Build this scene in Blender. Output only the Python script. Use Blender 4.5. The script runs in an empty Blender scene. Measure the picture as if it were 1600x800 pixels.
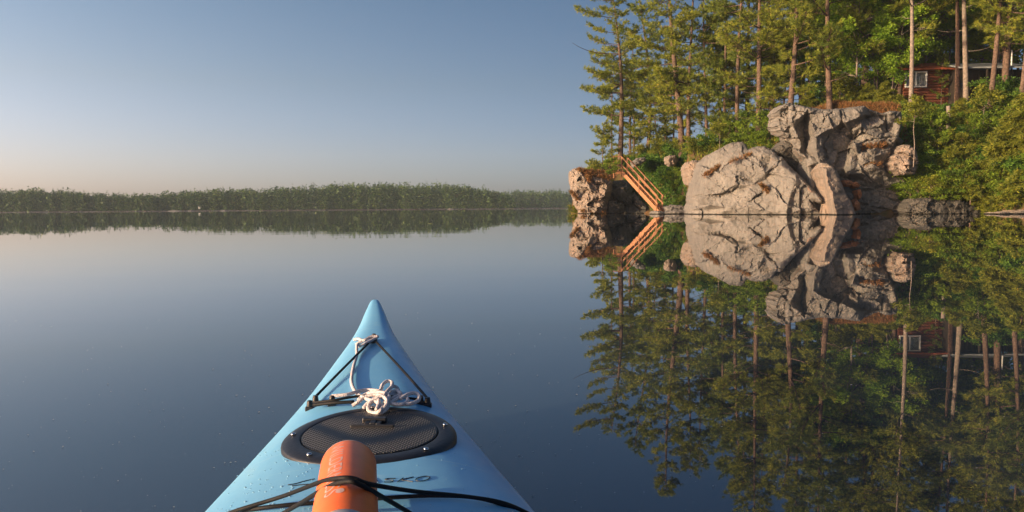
import bpy, math, random
import numpy as np
from mathutils import Vector, Matrix
from mathutils.geometry import delaunay_2d_cdt
from math import radians as R, pi, sin, cos

SC = bpy.context.scene
COL = SC.collection
# ------------------------------------------------------------------ camera
F = 1244.0
CAMZ = 0.62
PITCH = R(3.482); ROLL = R(0.40)
fwd = Vector((0, cos(PITCH), -sin(PITCH)))
r0 = Vector((1, 0, 0)); u0 = Vector((0, sin(PITCH), cos(PITCH)))
rgt = r0 * cos(ROLL) - u0 * sin(ROLL)
upv = r0 * sin(ROLL) + u0 * cos(ROLL)
cam = bpy.data.cameras.new('camera'); camo = bpy.data.objects.new('camera', cam); COL.objects.link(camo)
cam.sensor_width = 36; cam.lens = 36 * F / 1600; cam.clip_start = .05; cam.clip_end = 9000
camo.matrix_world = Matrix(((rgt.x, upv.x, -fwd.x, 0), (rgt.y, upv.y, -fwd.y, 0), (rgt.z, upv.z, -fwd.z, CAMZ), (0, 0, 0, 1)))
SC.camera = camo
# ------------------------------------------------------------------ sky, sun, exposure
SUN_AZ = R(-117)      # compass angle from +Y towards +X, the direction the light comes from
SUN_EL = R(11)
W = bpy.data.worlds.new('World'); SC.world = W; W.use_nodes = True
nt = W.node_tree; bg = nt.nodes['Background']
sky = nt.nodes.new('ShaderNodeTexSky'); sky.sky_type = 'NISHITA'; sky.sun_disc = False
sky.sun_elevation = SUN_EL; sky.sun_rotation = SUN_AZ
sky.altitude = 0; sky.air_density = 1.0; sky.dust_density = 1.2; sky.ozone_density = 2.0
# morning air: the sky glows on the sun's side (left) and deepens away from it, paler towards the horizon
tcw = nt.nodes.new('ShaderNodeTexCoord'); sxw = nt.nodes.new('ShaderNodeSeparateXYZ'); nt.links.new(tcw.outputs['Generated'], sxw.inputs[0])
def mth(op, a, b=None, c=None):
    n_ = nt.nodes.new('ShaderNodeMath'); n_.operation = op
    for i_, v_ in enumerate((a, b, c)):
        if v_ is None: continue
        if isinstance(v_, (int, float)): n_.inputs[i_].default_value = v_
        else: nt.links.new(v_, n_.inputs[i_])
    return n_.outputs[0]
xc = mth('ADD', mth('MINIMUM', sxw.outputs['X'], .25), .22)
cmb = nt.nodes.new('ShaderNodeCombineXYZ')
for i_, k_ in enumerate((-1.85, -1.45, -1.15)): nt.links.new(mth('POWER', 2.71828, mth('MULTIPLY', xc, k_)), cmb.inputs[i_])
elr = nt.nodes.new('ShaderNodeValToRGB'); nt.links.new(mth('MAXIMUM', sxw.outputs['Z'], 0), elr.inputs[0])
elr.color_ramp.elements[0].position = .0; elr.color_ramp.elements[0].color = (.84, .82, 1.25, 1)
elr.color_ramp.elements[1].position = .26; elr.color_ramp.elements[1].color = (.65, .655, .72, 1)
em_ = elr.color_ramp.elements.new(.15); em_.color = (.75, .685, .775, 1)
vm = nt.nodes.new('ShaderNodeVectorMath'); vm.operation = 'MULTIPLY'; nt.links.new(sky.outputs[0], vm.inputs[0]); nt.links.new(elr.outputs[0], vm.inputs[1])
vs_ = nt.nodes.new('ShaderNodeVectorMath'); vs_.operation = 'MULTIPLY'; nt.links.new(vm.outputs[0], vs_.inputs[0]); nt.links.new(cmb.outputs[0], vs_.inputs[1])
nt.links.new(vs_.outputs[0], bg.inputs[0]); bg.inputs[1].default_value = 0.146
sl = bpy.data.lights.new('sun', 'SUN'); so = bpy.data.objects.new('sun', sl); COL.objects.link(so)
sl.energy = 5.0; sl.angle = R(.5); sl.color = (1, .76, .48)
sd = Vector((sin(SUN_AZ) * cos(SUN_EL), cos(SUN_AZ) * cos(SUN_EL), sin(SUN_EL)))
so.rotation_euler = (-sd).to_track_quat('-Z', 'Y').to_euler()
SC.view_settings.view_transform = 'Standard'; SC.view_settings.look = 'None'
SC.view_settings.exposure = 0.45; SC.view_settings.gamma = 1
try:
    SC.cycles.volume_step_rate = 4; SC.cycles.volume_max_steps = 64
    SC.cycles.max_bounces = 8; SC.cycles.transparent_max_bounces = 16
except Exception:
    pass

rs = np.random.RandomState(7)
rnd = random.Random(5)

def P(px, py, d):
    D = fwd + rgt * ((px - 800) / F) - upv * ((py - 400) / F)
    k = d / D.y
    return Vector((D.x * k, d, CAMZ + D.z * k))
def PZ(px, py, z):
    D = fwd + rgt * ((px - 800) / F) - upv * ((py - 400) / F)
    k = (z - CAMZ) / D.z
    return Vector((D.x * k, D.y * k, z))

# ------------------------------------------------------------------ materials
def mat(name, base, rough=.6, spec=.5, bump=0, bscale=20, noise=0, nscale=5, metal=0, dark=None, trans=None, ior=None, coat=0):
    m = bpy.data.materials.new(name); m.use_nodes = True
    n = m.node_tree.nodes; l = m.node_tree.links; p = n['Principled BSDF']
    p.inputs['Base Color'].default_value = (*base, 1); p.inputs['Roughness'].default_value = rough
    p.inputs['Metallic'].default_value = metal; p.inputs['Specular IOR Level'].default_value = spec
    if coat: p.inputs['Coat Weight'].default_value = coat; p.inputs['Coat Roughness'].default_value = .15
    if trans: p.inputs['Transmission Weight'].default_value = trans
    if ior: p.inputs['IOR'].default_value = ior
    tc = n.new('ShaderNodeTexCoord')
    if noise:
        t = n.new('ShaderNodeTexNoise'); t.inputs['Scale'].default_value = nscale; t.inputs['Detail'].default_value = 6
        l.new(tc.outputs['Object'], t.inputs['Vector'])
        rp = n.new('ShaderNodeValToRGB'); l.new(t.outputs['Fac'], rp.inputs[0])
        d = dark or tuple(c * (1 - noise) for c in base)
        rp.color_ramp.elements[0].position = .35; rp.color_ramp.elements[1].position = .68
        rp.color_ramp.elements[0].color = (*d, 1); rp.color_ramp.elements[1].color = (*base, 1)
        l.new(rp.outputs[0], p.inputs['Base Color'])
    if bump:
        t2 = n.new('ShaderNodeTexNoise'); t2.inputs['Scale'].default_value = bscale; t2.inputs['Detail'].default_value = 8
        l.new(tc.outputs['Object'], t2.inputs['Vector'])
        b = n.new('ShaderNodeBump'); b.inputs['Strength'].default_value = min(1, bump); b.inputs['Distance'].default_value = .3 / bscale
        l.new(t2.outputs['Fac'], b.inputs['Height']); l.new(b.outputs[0], p.inputs['Normal'])
    return m

def leafmat(name, c1, c2, c3=None, tr=.35):
    m = bpy.data.materials.new(name); m.use_nodes = True
    n = m.node_tree.nodes; l = m.node_tree.links; p = n['Principled BSDF']; out = n['Material Output']
    a = n.new('ShaderNodeAttribute'); a.attribute_name = 'tint'
    rp = n.new('ShaderNodeValToRGB'); l.new(a.outputs['Fac'], rp.inputs[0])
    rp.color_ramp.elements[0].color = (*c1, 1); rp.color_ramp.elements[1].color = (*c2, 1)
    if c3:
        e = rp.color_ramp.elements.new(.93); e.color = (*c2, 1); rp.color_ramp.elements[-1].color = (*c3, 1)
    p.inputs['Roughness'].default_value = .55; p.inputs['Specular IOR Level'].default_value = .25
    l.new(rp.outputs[0], p.inputs['Base Color'])
    t = n.new('ShaderNodeBsdfTranslucent'); l.new(rp.outputs[0], t.inputs[0])
    mx = n.new('ShaderNodeMixShader'); mx.inputs[0].default_value = tr
    l.new(p.outputs[0], mx.inputs[1]); l.new(t.outputs[0], mx.inputs[2]); l.new(mx.outputs[0], out.inputs[0])
    return m

def rockmat(name, c1, c2, c3, stain=(.30, .13, .06), wet=True, lich=.5):
    m = bpy.data.materials.new(name); m.use_nodes = True
    n = m.node_tree.nodes; l = m.node_tree.links; p = n['Principled BSDF']
    p.inputs['Roughness'].default_value = .85; p.inputs['Specular IOR Level'].default_value = .25
    g = n.new('ShaderNodeNewGeometry')
    def noise(sc, det=8, rough=.6, dist=0):
        t = n.new('ShaderNodeTexNoise'); t.inputs['Scale'].default_value = sc; t.inputs['Detail'].default_value = det
        t.inputs['Roughness'].default_value = rough; t.inputs['Distortion'].default_value = dist
        l.new(g.outputs['Position'], t.inputs['Vector']); return t
    def ramp(src, a, b, ca=(0, 0, 0, 1), cb=(1, 1, 1, 1)):
        r = n.new('ShaderNodeValToRGB'); l.new(src, r.inputs[0])
        r.color_ramp.elements[0].position = a; r.color_ramp.elements[1].position = b
        r.color_ramp.elements[0].color = ca; r.color_ramp.elements[1].color = cb; return r
    def mix(f, a, b, bt='MIX'):
        x = n.new('ShaderNodeMix'); x.data_type = 'RGBA'; x.blend_type = bt
        if isinstance(f, float): x.inputs[0].default_value = f
        else: l.new(f, x.inputs[0])
        for s, k in ((a, 6), (b, 7)):
            if isinstance(s, tuple): x.inputs[k].default_value = (*s, 1)
            else: l.new(s, x.inputs[k])
        return x.outputs[2]
    big = noise(.45, 6, .6, .6); col = mix(ramp(big.outputs['Fac'], .4, .62).outputs[0], c1, c2)
    med = noise(2.2, 10, .7); col = mix(ramp(med.outputs['Fac'], .50, .66).outputs[0], col, c3)
    spk = noise(16, 6, .8); col = mix(ramp(spk.outputs['Fac'], .56, .68).outputs[0], col, tuple(c * .45 for c in c1))
    mps = n.new('ShaderNodeMapping'); mps.inputs['Scale'].default_value = (2.2, 2.2, .35); l.new(g.outputs['Position'], mps.inputs[0])
    sk = noise(1.0, 9, .75); l.new(mps.outputs[0], sk.inputs['Vector']); col = mix(ramp(sk.outputs['Fac'], .48, .60, cb=(.6, .6, .6, 1)).outputs[0], col, (.075, .07, .062))
    fn = noise(38, 6, .8); col = mix(ramp(fn.outputs['Fac'], .40, .62, cb=(.5, .5, .5, 1)).outputs[0], col, tuple(c * 1.35 for c in c2))
    li = noise(1.1, 8, .75); col = mix(ramp(li.outputs['Fac'], .60, .66, cb=(lich, lich, lich, 1)).outputs[0], col, (.09, .09, .075))
    st = noise(.8, 6, .7, 1.5); col = mix(ramp(st.outputs['Fac'], .64, .72).outputs[0], col, stain)
    if wet:
        sx = n.new('ShaderNodeSeparateXYZ'); l.new(g.outputs['Position'], sx.inputs[0])
        ad = n.new('ShaderNodeMath'); ad.operation = 'MULTIPLY_ADD'; l.new(med.outputs['Fac'], ad.inputs[0]); ad.inputs[1].default_value = -.12; l.new(sx.outputs['Z'], ad.inputs[2])
        wr = ramp(ad.outputs[0], -.045, -.01)
        col = mix(wr.outputs[0], (.025, .023, .018), col)
    l.new(col, p.inputs['Base Color'])
    b = n.new('ShaderNodeBump'); b.inputs['Strength'].default_value = .9; b.inputs['Distance'].default_value = .07
    bn = noise(7, 12, .8); l.new(bn.outputs['Fac'], b.inputs['Height'])
    b2 = n.new('ShaderNodeBump'); b2.inputs['Strength'].default_value = .30; b2.inputs['Distance'].default_value = .08
    v = n.new('ShaderNodeTexVoronoi'); v.feature = 'DISTANCE_TO_EDGE'; v.inputs['Scale'].default_value = .5
    mpn = n.new('ShaderNodeMapping'); mpn.inputs['Rotation'].default_value = (0, .5, 0); mpn.inputs['Scale'].default_value = (1.0, 1, 1.6)
    adn = n.new('ShaderNodeVectorMath'); adn.operation = 'ADD'; l.new(g.outputs['Position'], mpn.inputs[0])
    wn = noise(1.4, 4, .6); l.new(mpn.outputs[0], adn.inputs[0]); l.new(wn.outputs['Color'], adn.inputs[1]); l.new(adn.outputs[0], v.inputs['Vector'])
    vr = ramp(v.outputs['Distance'], .0, .03); l.new(vr.outputs[0], b2.inputs['Height']); l.new(b.outputs[0], b2.inputs['Normal'])
    l.new(b2.outputs[0], p.inputs['Normal'])
    return m

M = {}
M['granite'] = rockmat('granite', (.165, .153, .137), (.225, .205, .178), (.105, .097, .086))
M['granite_pink'] = rockmat('granite_pink', (.31, .225, .17), (.25, .21, .17), (.18, .15, .125), stain=(.34, .15, .08))
M['granite_rust'] = rockmat('granite_rust', (.50, .17, .06), (.42, .20, .10), (.30, .12, .05), lich=.1)
M['granite_shaded'] = rockmat('granite_shaded', (.075, .07, .06), (.10, .09, .075), (.045, .045, .038))  # granite darkened in colour to carry the shade of recessed rock
M['bark'] = mat('pine_bark', (.185, .125, .092), .9, .2, 1, 9, .55, 7)
M['bark_light'] = mat('light_bark', (.30, .245, .20), .85, .2, .8, 9, .45, 6)
M['bark_dead'] = mat('dead_bark', (.45, .33, .25), .85, .2, .6, 9, .3, 6)
M['needle'] = leafmat('pine_needles', (0.075, 0.125, 0.02), (0.4, 0.42, 0.05), (0.5, 0.37, 0.09), 0.38)
M['needle_dark'] = leafmat('pine_needles_dark', (0.05, 0.1, 0.02), (0.29, 0.34, 0.048), (0.42, 0.33, 0.09), 0.38)
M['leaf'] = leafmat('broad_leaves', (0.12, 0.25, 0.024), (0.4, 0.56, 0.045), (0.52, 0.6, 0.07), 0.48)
M['leaf_dark'] = leafmat('broad_leaves_dark', (0.018, 0.06, 0.012), (0.15, 0.28, 0.035), None, 0.38)  # darker leaves; in the gully the shade is put into this colour
M['leaf_olive'] = leafmat('olive_needles', (0.07, 0.11, 0.018), (0.35, 0.36, 0.042), (0.46, 0.35, 0.07), 0.42)
M['leaf_shrub'] = leafmat('shrub_leaves', (0.04, 0.1, 0.015), (0.3, 0.41, 0.04), (0.42, 0.48, 0.06), 0.42)
M['heath'] = leafmat('dry_heath', (.13, .10, .035), (.36, .16, .06), (.27, .27, .07), .3)
M['far'] = leafmat('far_leaves', (.020, .055, .025), (.12, .19, .045), (.27, .27, .08), .25)
M['soil'] = mat('forest_floor', (.17, .09, .045), .95, .1, 1, 3, .7, 1.3, dark=(.06, .065, .02))
M['bank'] = mat('mossy_bank', (.06, .06, .03), .95, .1, 0, 3, .5, .1)
M['wood'] = mat('cedar_lumber', (.42, .20, .095), .7, .3, .4, 30, .35, 9)
M['cabinwood'] = mat('red_brown_logs', (.17, .055, .028), .7, .3, .5, 8, .4, 3)
M['darkwood'] = mat('dark_boards', (.035, .028, .022), .8, .2, .5, 8, .3, 3)
M['roofred'] = mat('rusty_roofing', (.42, .12, .05), .8, .2, .6, 12, .35, 2)
M['roofgrey'] = mat('grey_roofing', (.30, .33, .34), .6, .3, .5, 12, .35, 2)
M['white'] = mat('white_paint', (.75, .74, .70), .5)
M['curtain'] = mat('curtain_cloth', (.62, .58, .50), .9, .1, 0, 5, .45, 4)
M['glass'] = mat('window_glass', (.9, .95, 1), .02, .5, trans=1, ior=1.45)
M['black'] = mat('black_plastic', (.018, .018, .02), .38, .5, .35, 220, .3, 30)
M['rubber'] = mat('hatch_rubber', (.018, .019, .024), .42, .5, .3, 160, .4, 14)
M['cord'] = mat('black_shock_cord', (.008, .008, .009), .65, .25, .6, 500)
M['screw'] = mat('steel_screw', (.7, .68, .66), .18, .5, metal=1)
M['drop'] = mat('water_drop', (.28, .52, .68), .04, .9)  # opaque pale blue, the drops' bright glints painted into the colour
M['print'] = mat('grey_print', (.60, .38, .34), .6)
M['ink'] = mat('dark_ink', (.01, .015, .03), .5)
M['orange'] = mat('orange_plastic', (.90, .17, .035), .42, .45, .15, 300, .12, 40)
M['greycap'] = mat('grey_cap', (.30, .31, .33), .5)

def kayakmat():
    m = mat('blue_polyethylene', (.115, .365, .56), .36, .5)
    n = m.node_tree.nodes; l = m.node_tree.links; p = n['Principled BSDF']; tc = n['Texture Coordinate']
    t = n.new('ShaderNodeTexNoise'); t.inputs['Scale'].default_value = 9; t.inputs['Detail'].default_value = 9; t.inputs['Roughness'].default_value = .65
    mp = n.new('ShaderNodeMapping'); mp.inputs['Scale'].default_value = (1, .35, 1); l.new(tc.outputs['Object'], mp.inputs[0]); l.new(mp.outputs[0], t.inputs['Vector'])
    rp = n.new('ShaderNodeValToRGB'); l.new(t.outputs['Fac'], rp.inputs[0])
    rp.color_ramp.elements[0].position = .3; rp.color_ramp.elements[1].position = .75
    rp.color_ramp.elements[0].color = (.15, .44, .72, 1); rp.color_ramp.elements[1].color = (.22, .53, .77, 1)
    l.new(rp.outputs[0], p.inputs['Base Color'])
    t2 = n.new('ShaderNodeTexNoise'); t2.inputs['Scale'].default_value = 60; t2.inputs['Detail'].default_value = 10; l.new(mp.outputs[0], t2.inputs['Vector'])
    r2 = n.new('ShaderNodeMapRange'); l.new(t2.outputs['Fac'], r2.inputs[0]); r2.inputs[3].default_value = .26; r2.inputs[4].default_value = .5; l.new(r2.outputs[0], p.inputs['Roughness'])
    base = rp.outputs[0]
    for sc_, rot_, lo_, hi_, c_, am in (((3, 260, 3), .5, .66, .72, (.45, .66, .76, 1), .5), ((4, 300, 4), -.9, .67, .73, (.42, .64, .75, 1), .45), ((14, 14, 14), 0, .62, .70, (.33, .58, .70, 1), .35), ((26, 26, 26), 0, .66, .74, (.07, .24, .42, 1), .30)):
        m1 = n.new('ShaderNodeMapping'); m1.inputs['Rotation'].default_value = (0, 0, rot_); m1.inputs['Scale'].default_value = sc_; l.new(tc.outputs['Object'], m1.inputs[0])
        t1 = n.new('ShaderNodeTexNoise'); t1.inputs['Scale'].default_value = 1; t1.inputs['Detail'].default_value = 5; l.new(m1.outputs[0], t1.inputs['Vector'])
        q1 = n.new('ShaderNodeMapRange'); q1.inputs[1].default_value = lo_; q1.inputs[2].default_value = hi_; q1.inputs[4].default_value = am; l.new(t1.outputs['Fac'], q1.inputs[0])
        x1 = n.new('ShaderNodeMix'); x1.data_type = 'RGBA'; l.new(q1.outputs[0], x1.inputs[0]); l.new(base, x1.inputs[6]); x1.inputs[7].default_value = c_; base = x1.outputs[2]
    l.new(base, p.inputs['Base Color'])
    b = n.new('ShaderNodeBump'); b.inputs['Strength'].default_value = .25; b.inputs['Distance'].default_value = .0015
    t3 = n.new('ShaderNodeTexNoise'); t3.inputs['Scale'].default_value = 35; t3.inputs['Detail'].default_value = 5; l.new(tc.outputs['Object'], t3.inputs['Vector'])
    l.new(t3.outputs['Fac'], b.inputs['Height']); l.new(b.outputs[0], p.inputs['Normal'])
    return m
M['kayak'] = kayakmat()

def gridmat():
    m = mat('ribbed_lid_plastic', (.028, .03, .036), .40, .5)
    n = m.node_tree.nodes; l = m.node_tree.links; p = n['Principled BSDF']; tc = n['Texture Coordinate']
    v = n.new('ShaderNodeTexVoronoi'); v.feature = 'F1'; v.inputs['Scale'].default_value = 185; v.inputs['Randomness'].default_value = 0.0
    mp = n.new('ShaderNodeMapping'); mp.inputs['Rotation'].default_value = (0, 0, .785); l.new(tc.outputs['Object'], mp.inputs[0]); l.new(mp.outputs[0], v.inputs['Vector'])
    rp = n.new('ShaderNodeValToRGB'); l.new(v.outputs['Distance'], rp.inputs[0]); rp.color_ramp.elements[0].position = .25; rp.color_ramp.elements[1].position = .5
    rp.color_ramp.elements[0].color = (1, 1, 1, 1); rp.color_ramp.elements[1].color = (0, 0, 0, 1)
    b = n.new('ShaderNodeBump'); b.inputs['Distance'].default_value = .004; b.inputs['Strength'].default_value = 1
    l.new(rp.outputs[0], b.inputs['Height']); l.new(b.outputs[0], p.inputs['Normal'])
    r2 = n.new('ShaderNodeValToRGB'); l.new(v.outputs['Distance'], r2.inputs[0]); r2.color_ramp.elements[0].position = .3; r2.color_ramp.elements[1].position = .55
    r2.color_ramp.elements[0].color = (.024, .025, .031, 1); r2.color_ramp.elements[1].color = (.003, .003, .004, 1); l.new(r2.outputs[0], p.inputs['Base Color'])
    return m
M['grid'] = gridmat()

def ropemat():
    m = mat('white_braided_rope', (.78, .74, .72), .75, .3)
    n = m.node_tree.nodes; l = m.node_tree.links; p = n['Principled BSDF']; tc = n['Texture Coordinate']
    v = n.new('ShaderNodeTexVoronoi'); v.inputs['Scale'].default_value = 420; l.new(tc.outputs['Object'], v.inputs['Vector'])
    b = n.new('ShaderNodeBump'); b.inputs['Distance'].default_value = .0015; b.inputs['Strength'].default_value = .8; b.invert = True
    l.new(v.outputs['Distance'], b.inputs['Height']); l.new(b.outputs[0], p.inputs['Normal'])
    rp = n.new('ShaderNodeValToRGB'); l.new(v.outputs['Distance'], rp.inputs[0]); rp.color_ramp.elements[0].color = (.85, .82, .80, 1); rp.color_ramp.elements[1].color = (.50, .42, .42, 1)
    rp.color_ramp.elements[1].position = .8
    l.new(rp.outputs[0], p.inputs['Base Color'])
    return m
M['rope'] = ropemat()

def watermat():
    m = bpy.data.materials.new('lake_water'); m.use_nodes = True
    n = m.node_tree.nodes; l = m.node_tree.links; p = n['Principled BSDF']
    p.inputs['Base Color'].default_value = (.022, .034, .046, 1); p.inputs['Roughness'].default_value = 0.0
    p.inputs['IOR'].default_value = 1.98; p.inputs['Specular IOR Level'].default_value = .5
    g = n.new('ShaderNodeNewGeometry')
    mp = n.new('ShaderNodeMapping'); mp.inputs['Scale'].default_value = (.35, 1.1, 1); l.new(g.outputs['Position'], mp.inputs[0])
    t = n.new('ShaderNodeTexNoise'); t.inputs['Scale'].default_value = 1.0; t.inputs['Detail'].default_value = 2; t.inputs['Roughness'].default_value = .4; l.new(mp.outputs[0], t.inputs['Vector'])
    mp2 = n.new('ShaderNodeMapping'); mp2.inputs['Scale'].default_value = (.03, .12, 1); l.new(g.outputs['Position'], mp2.inputs[0])
    t2 = n.new('ShaderNodeTexNoise'); t2.inputs['Scale'].default_value = 1.0; t2.inputs['Detail'].default_value = 2; l.new(mp2.outputs[0], t2.inputs['Vector'])
    b = n.new('ShaderNodeBump'); b.inputs['Strength'].default_value = 1; b.inputs['Distance'].default_value = .0007; l.new(t.outputs['Fac'], b.inputs['Height'])
    b2 = n.new('ShaderNodeBump'); b2.inputs['Strength'].default_value = 1; b2.inputs['Distance'].default_value = .006; l.new(t2.outputs['Fac'], b2.inputs['Height']); l.new(b.outputs[0], b2.inputs['Normal'])
    # a faint breeze patch out on the open lake
    mp3 = n.new('ShaderNodeMapping'); mp3.inputs['Scale'].default_value = (.10, 1.5, 1); l.new(g.outputs['Position'], mp3.inputs[0])
    t3 = n.new('ShaderNodeTexNoise'); t3.inputs['Scale'].default_value = 1.0; t3.inputs['Detail'].default_value = 3; l.new(mp3.outputs[0], t3.inputs['Vector'])
    mp4 = n.new('ShaderNodeMapping'); mp4.inputs['Scale'].default_value = (.025, .09, 1); l.new(g.outputs['Position'], mp4.inputs[0])
    t4 = n.new('ShaderNodeTexNoise'); t4.inputs['Scale'].default_value = 1.0; t4.inputs['Detail'].default_value = 2; l.new(mp4.outputs[0], t4.inputs['Vector'])
    def mr(src, a, b):
        q = n.new('ShaderNodeMapRange'); q.inputs[1].default_value = a; q.inputs[2].default_value = b; l.new(src, q.inputs[0]); return q.outputs[0]
    sp = n.new('ShaderNodeSeparateXYZ'); l.new(g.outputs['Position'], sp.inputs[0])
    def mul(a, b):
        q = n.new('ShaderNodeMath'); q.operation = 'MULTIPLY'; l.new(a, q.inputs[0]); l.new(b, q.inputs[1]); return q.outputs[0]
    msk = mul(mul(mr(t4.outputs['Fac'], .46, .58), mr(sp.outputs['X'], 3, -2)), mr(sp.outputs['Y'], 12, 20))
    b3 = n.new('ShaderNodeBump'); b3.inputs['Distance'].default_value = .0016; l.new(msk, b3.inputs['Strength']); l.new(t3.outputs['Fac'], b3.inputs['Height']); l.new(b2.outputs[0], b3.inputs['Normal'])
    l.new(b3.outputs[0], p.inputs['Normal'])
    return m
M['water'] = watermat()

# ------------------------------------------------------------------ mesh helpers
def link(name, me, parent=None):
    o = bpy.data.objects.new(name, me); COL.objects.link(o)
    if parent: o.parent = parent
    return o
def mk(name, V, Fs, m, parent=None, tint=None, smooth=False):
    V = np.asarray(V, dtype=np.float32).reshape(-1, 3)
    me = bpy.data.meshes.new(name)
    if isinstance(Fs, np.ndarray):
        k = Fs.shape[1]; nf = len(Fs)
        me.vertices.add(len(V)); me.vertices.foreach_set('co', V.ravel())
        me.loops.add(nf * k); me.loops.foreach_set('vertex_index', Fs.astype(np.int32).ravel())
        me.polygons.add(nf); me.polygons.foreach_set('loop_start', np.arange(0, nf * k, k, dtype=np.int32))
        me.update(calc_edges=True)
    else:
        me.from_pydata(V.tolist(), [], Fs); me.update()
    if tint is not None:
        a = me.attributes.new('tint', 'FLOAT', 'POINT'); a.data.foreach_set('value', np.asarray(tint, dtype=np.float32))
    if smooth: me.polygons.foreach_set('use_smooth', [True] * len(me.polygons))
    if m is not None: me.materials.append(m)
    return link(name, me, parent)
def empty(name, loc=(0, 0, 0), label=None, cat=None, group=None, rz=0):
    o = bpy.data.objects.new(name, None); COL.objects.link(o); o.location = loc; o.rotation_euler = (0, 0, rz)
    o.empty_display_size = .1
    if label: o['label'] = label; o['category'] = cat
    if group: o['group'] = group
    return o
def tag(o, label, cat, group=None, kind=None):
    o['label'] = label; o['category'] = cat
    if group: o['group'] = group
    if kind: o['kind'] = kind
    return o
class MB:
    def __init__(s): s.v = []; s.f = []
    def add(s, V, Fs):
        k = len(s.v); s.v += [tuple(v) for v in V]; s.f += [tuple(i + k for i in f) for f in Fs]; return s
    def box(s, a, b, bev=0):   # axis-aligned
        x0, y0, z0 = a; x1, y1, z1 = b
        return s.add([(x0, y0, z0), (x1, y0, z0), (x1, y1, z0), (x0, y1, z0), (x0, y0, z1), (x1, y0, z1), (x1, y1, z1), (x0, y1, z1)],
                     [(0, 3, 2, 1), (4, 5, 6, 7), (0, 1, 5, 4), (1, 2, 6, 5), (2, 3, 7, 6), (3, 0, 4, 7)])
    def beam(s, p, q, w, h, up=(0, 0, 1), ch=.12):   # chamfered rectangular beam
        p = Vector(p); q = Vector(q); d = (q - p).normalized(); sdv = d.cross(Vector(up)).normalized(); u = sdv.cross(d)
        a, b = w / 2, h / 2; c = min(a, b) * ch * 2
        pr = [(-a + c, -b), (a - c, -b), (a, -b + c), (a, b - c), (a - c, b), (-a + c, b), (-a, b - c), (-a, -b + c)]
        V = [o + sdv * x + u * y for o in (p, q) for x, y in pr]
        Fs = [tuple(range(7, -1, -1)), tuple(range(8, 16))] + [(i, (i + 1) % 8, 8 + (i + 1) % 8, 8 + i) for i in range(8)]
        return s.add(V, Fs)
    def tube(s, pts, rad, n=8, cap=True):
        pts = [Vector(p) for p in pts]; N = len(pts)
        if not hasattr(rad, '__len__'): rad = [rad] * N
        T = [(pts[min(i + 1, N - 1)] - pts[max(i - 1, 0)]).normalized() for i in range(N)]
        nr = T[0].orthogonal().normalized(); V = []; Fs = []
        for i in range(N):
            nr = (nr - T[i] * nr.dot(T[i]))
            nr = nr.normalized() if nr.length > 1e-6 else T[i].orthogonal().normalized()
            bn = T[i].cross(nr)
            for k in range(n):
                a = 2 * pi * k / n; V.append(pts[i] + (nr * cos(a) + bn * sin(a)) * rad[i])
        for i in range(N - 1):
            for k in range(n): Fs.append((i * n + k, i * n + (k + 1) % n, (i + 1) * n + (k + 1) % n, (i + 1) * n + k))
        if cap: Fs += [tuple(range(n - 1, -1, -1)), tuple((N - 1) * n + k for k in range(n))]
        return s.add(V, Fs)
    def lathe(s, prof, c=(0, 0, 0), n=48):
        V = []; Fs = []; m_ = len(prof)
        for r_, z_ in prof:
            for k in range(n): a = 2 * pi * k / n; V.append((c[0] + r_ * cos(a), c[1] + r_ * sin(a), c[2] + z_))
        for i in range(m_ - 1):
            for k in range(n): Fs.append((i * n + k, i * n + (k + 1) % n, (i + 1) * n + (k + 1) % n, (i + 1) * n + k))
        if prof[-1][0] > 1e-5: Fs.append(tuple((m_ - 1) * n + k for k in range(n)))
        if prof[0][0] > 1e-5: Fs.append(tuple(range(n - 1, -1, -1)))
        return s.add(V, Fs)
    def build(s, name, m, parent=None, smooth=False):
        return mk(name, s.v, s.f, m, parent, smooth=smooth)
def spline(pts, n=10):   # Catmull-Rom
    pts = [Vector(p) for p in pts]; q = [pts[0] * 2 - pts[1]] + pts + [pts[-1] * 2 - pts[-2]]; out = []
    for i in range(1, len(q) - 2):
        for k in range(n):
            t = k / n; a, b, c, d = q[i - 1], q[i], q[i + 1], q[i + 2]
            out.append(.5 * ((2 * b) + (c - a) * t + (2 * a - 5 * b + 4 * c - d) * t * t + (-a + 3 * b - 3 * c + d) * t ** 3))
    return out + [pts[-1]]
def copy_tree(o, parent=None):
    c = o.copy(); COL.objects.link(c); c.parent = parent
    for ch in list(o.children): copy_tree(ch, c)
    return c
# value noise, vectorised
_perm = rs.permutation(4096)
def _h(i, j, k): return (_perm[(_perm[(_perm[i & 4095] + j) & 4095] + k) & 4095]) / 4096.0
def vnoise(p):
    p = np.asarray(p, float); f = np.floor(p).astype(int); t = p - f; t = t * t * (3 - 2 * t); r = 0
    for a in (0, 1):
        for b in (0, 1):
            for c in (0, 1):
                w = (t[:, 0] if a else 1 - t[:, 0]) * (t[:, 1] if b else 1 - t[:, 1]) * (t[:, 2] if c else 1 - t[:, 2])
                r = r + w * _h(f[:, 0] + a, f[:, 1] + b, f[:, 2] + c)
    return r * 2 - 1
def fbm(p, o=4, g=.5):
    r = 0; a = 1
    for i in range(o): r = r + a * vnoise(p * 2 ** i + 17.3 * i); a *= g
    return r

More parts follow.
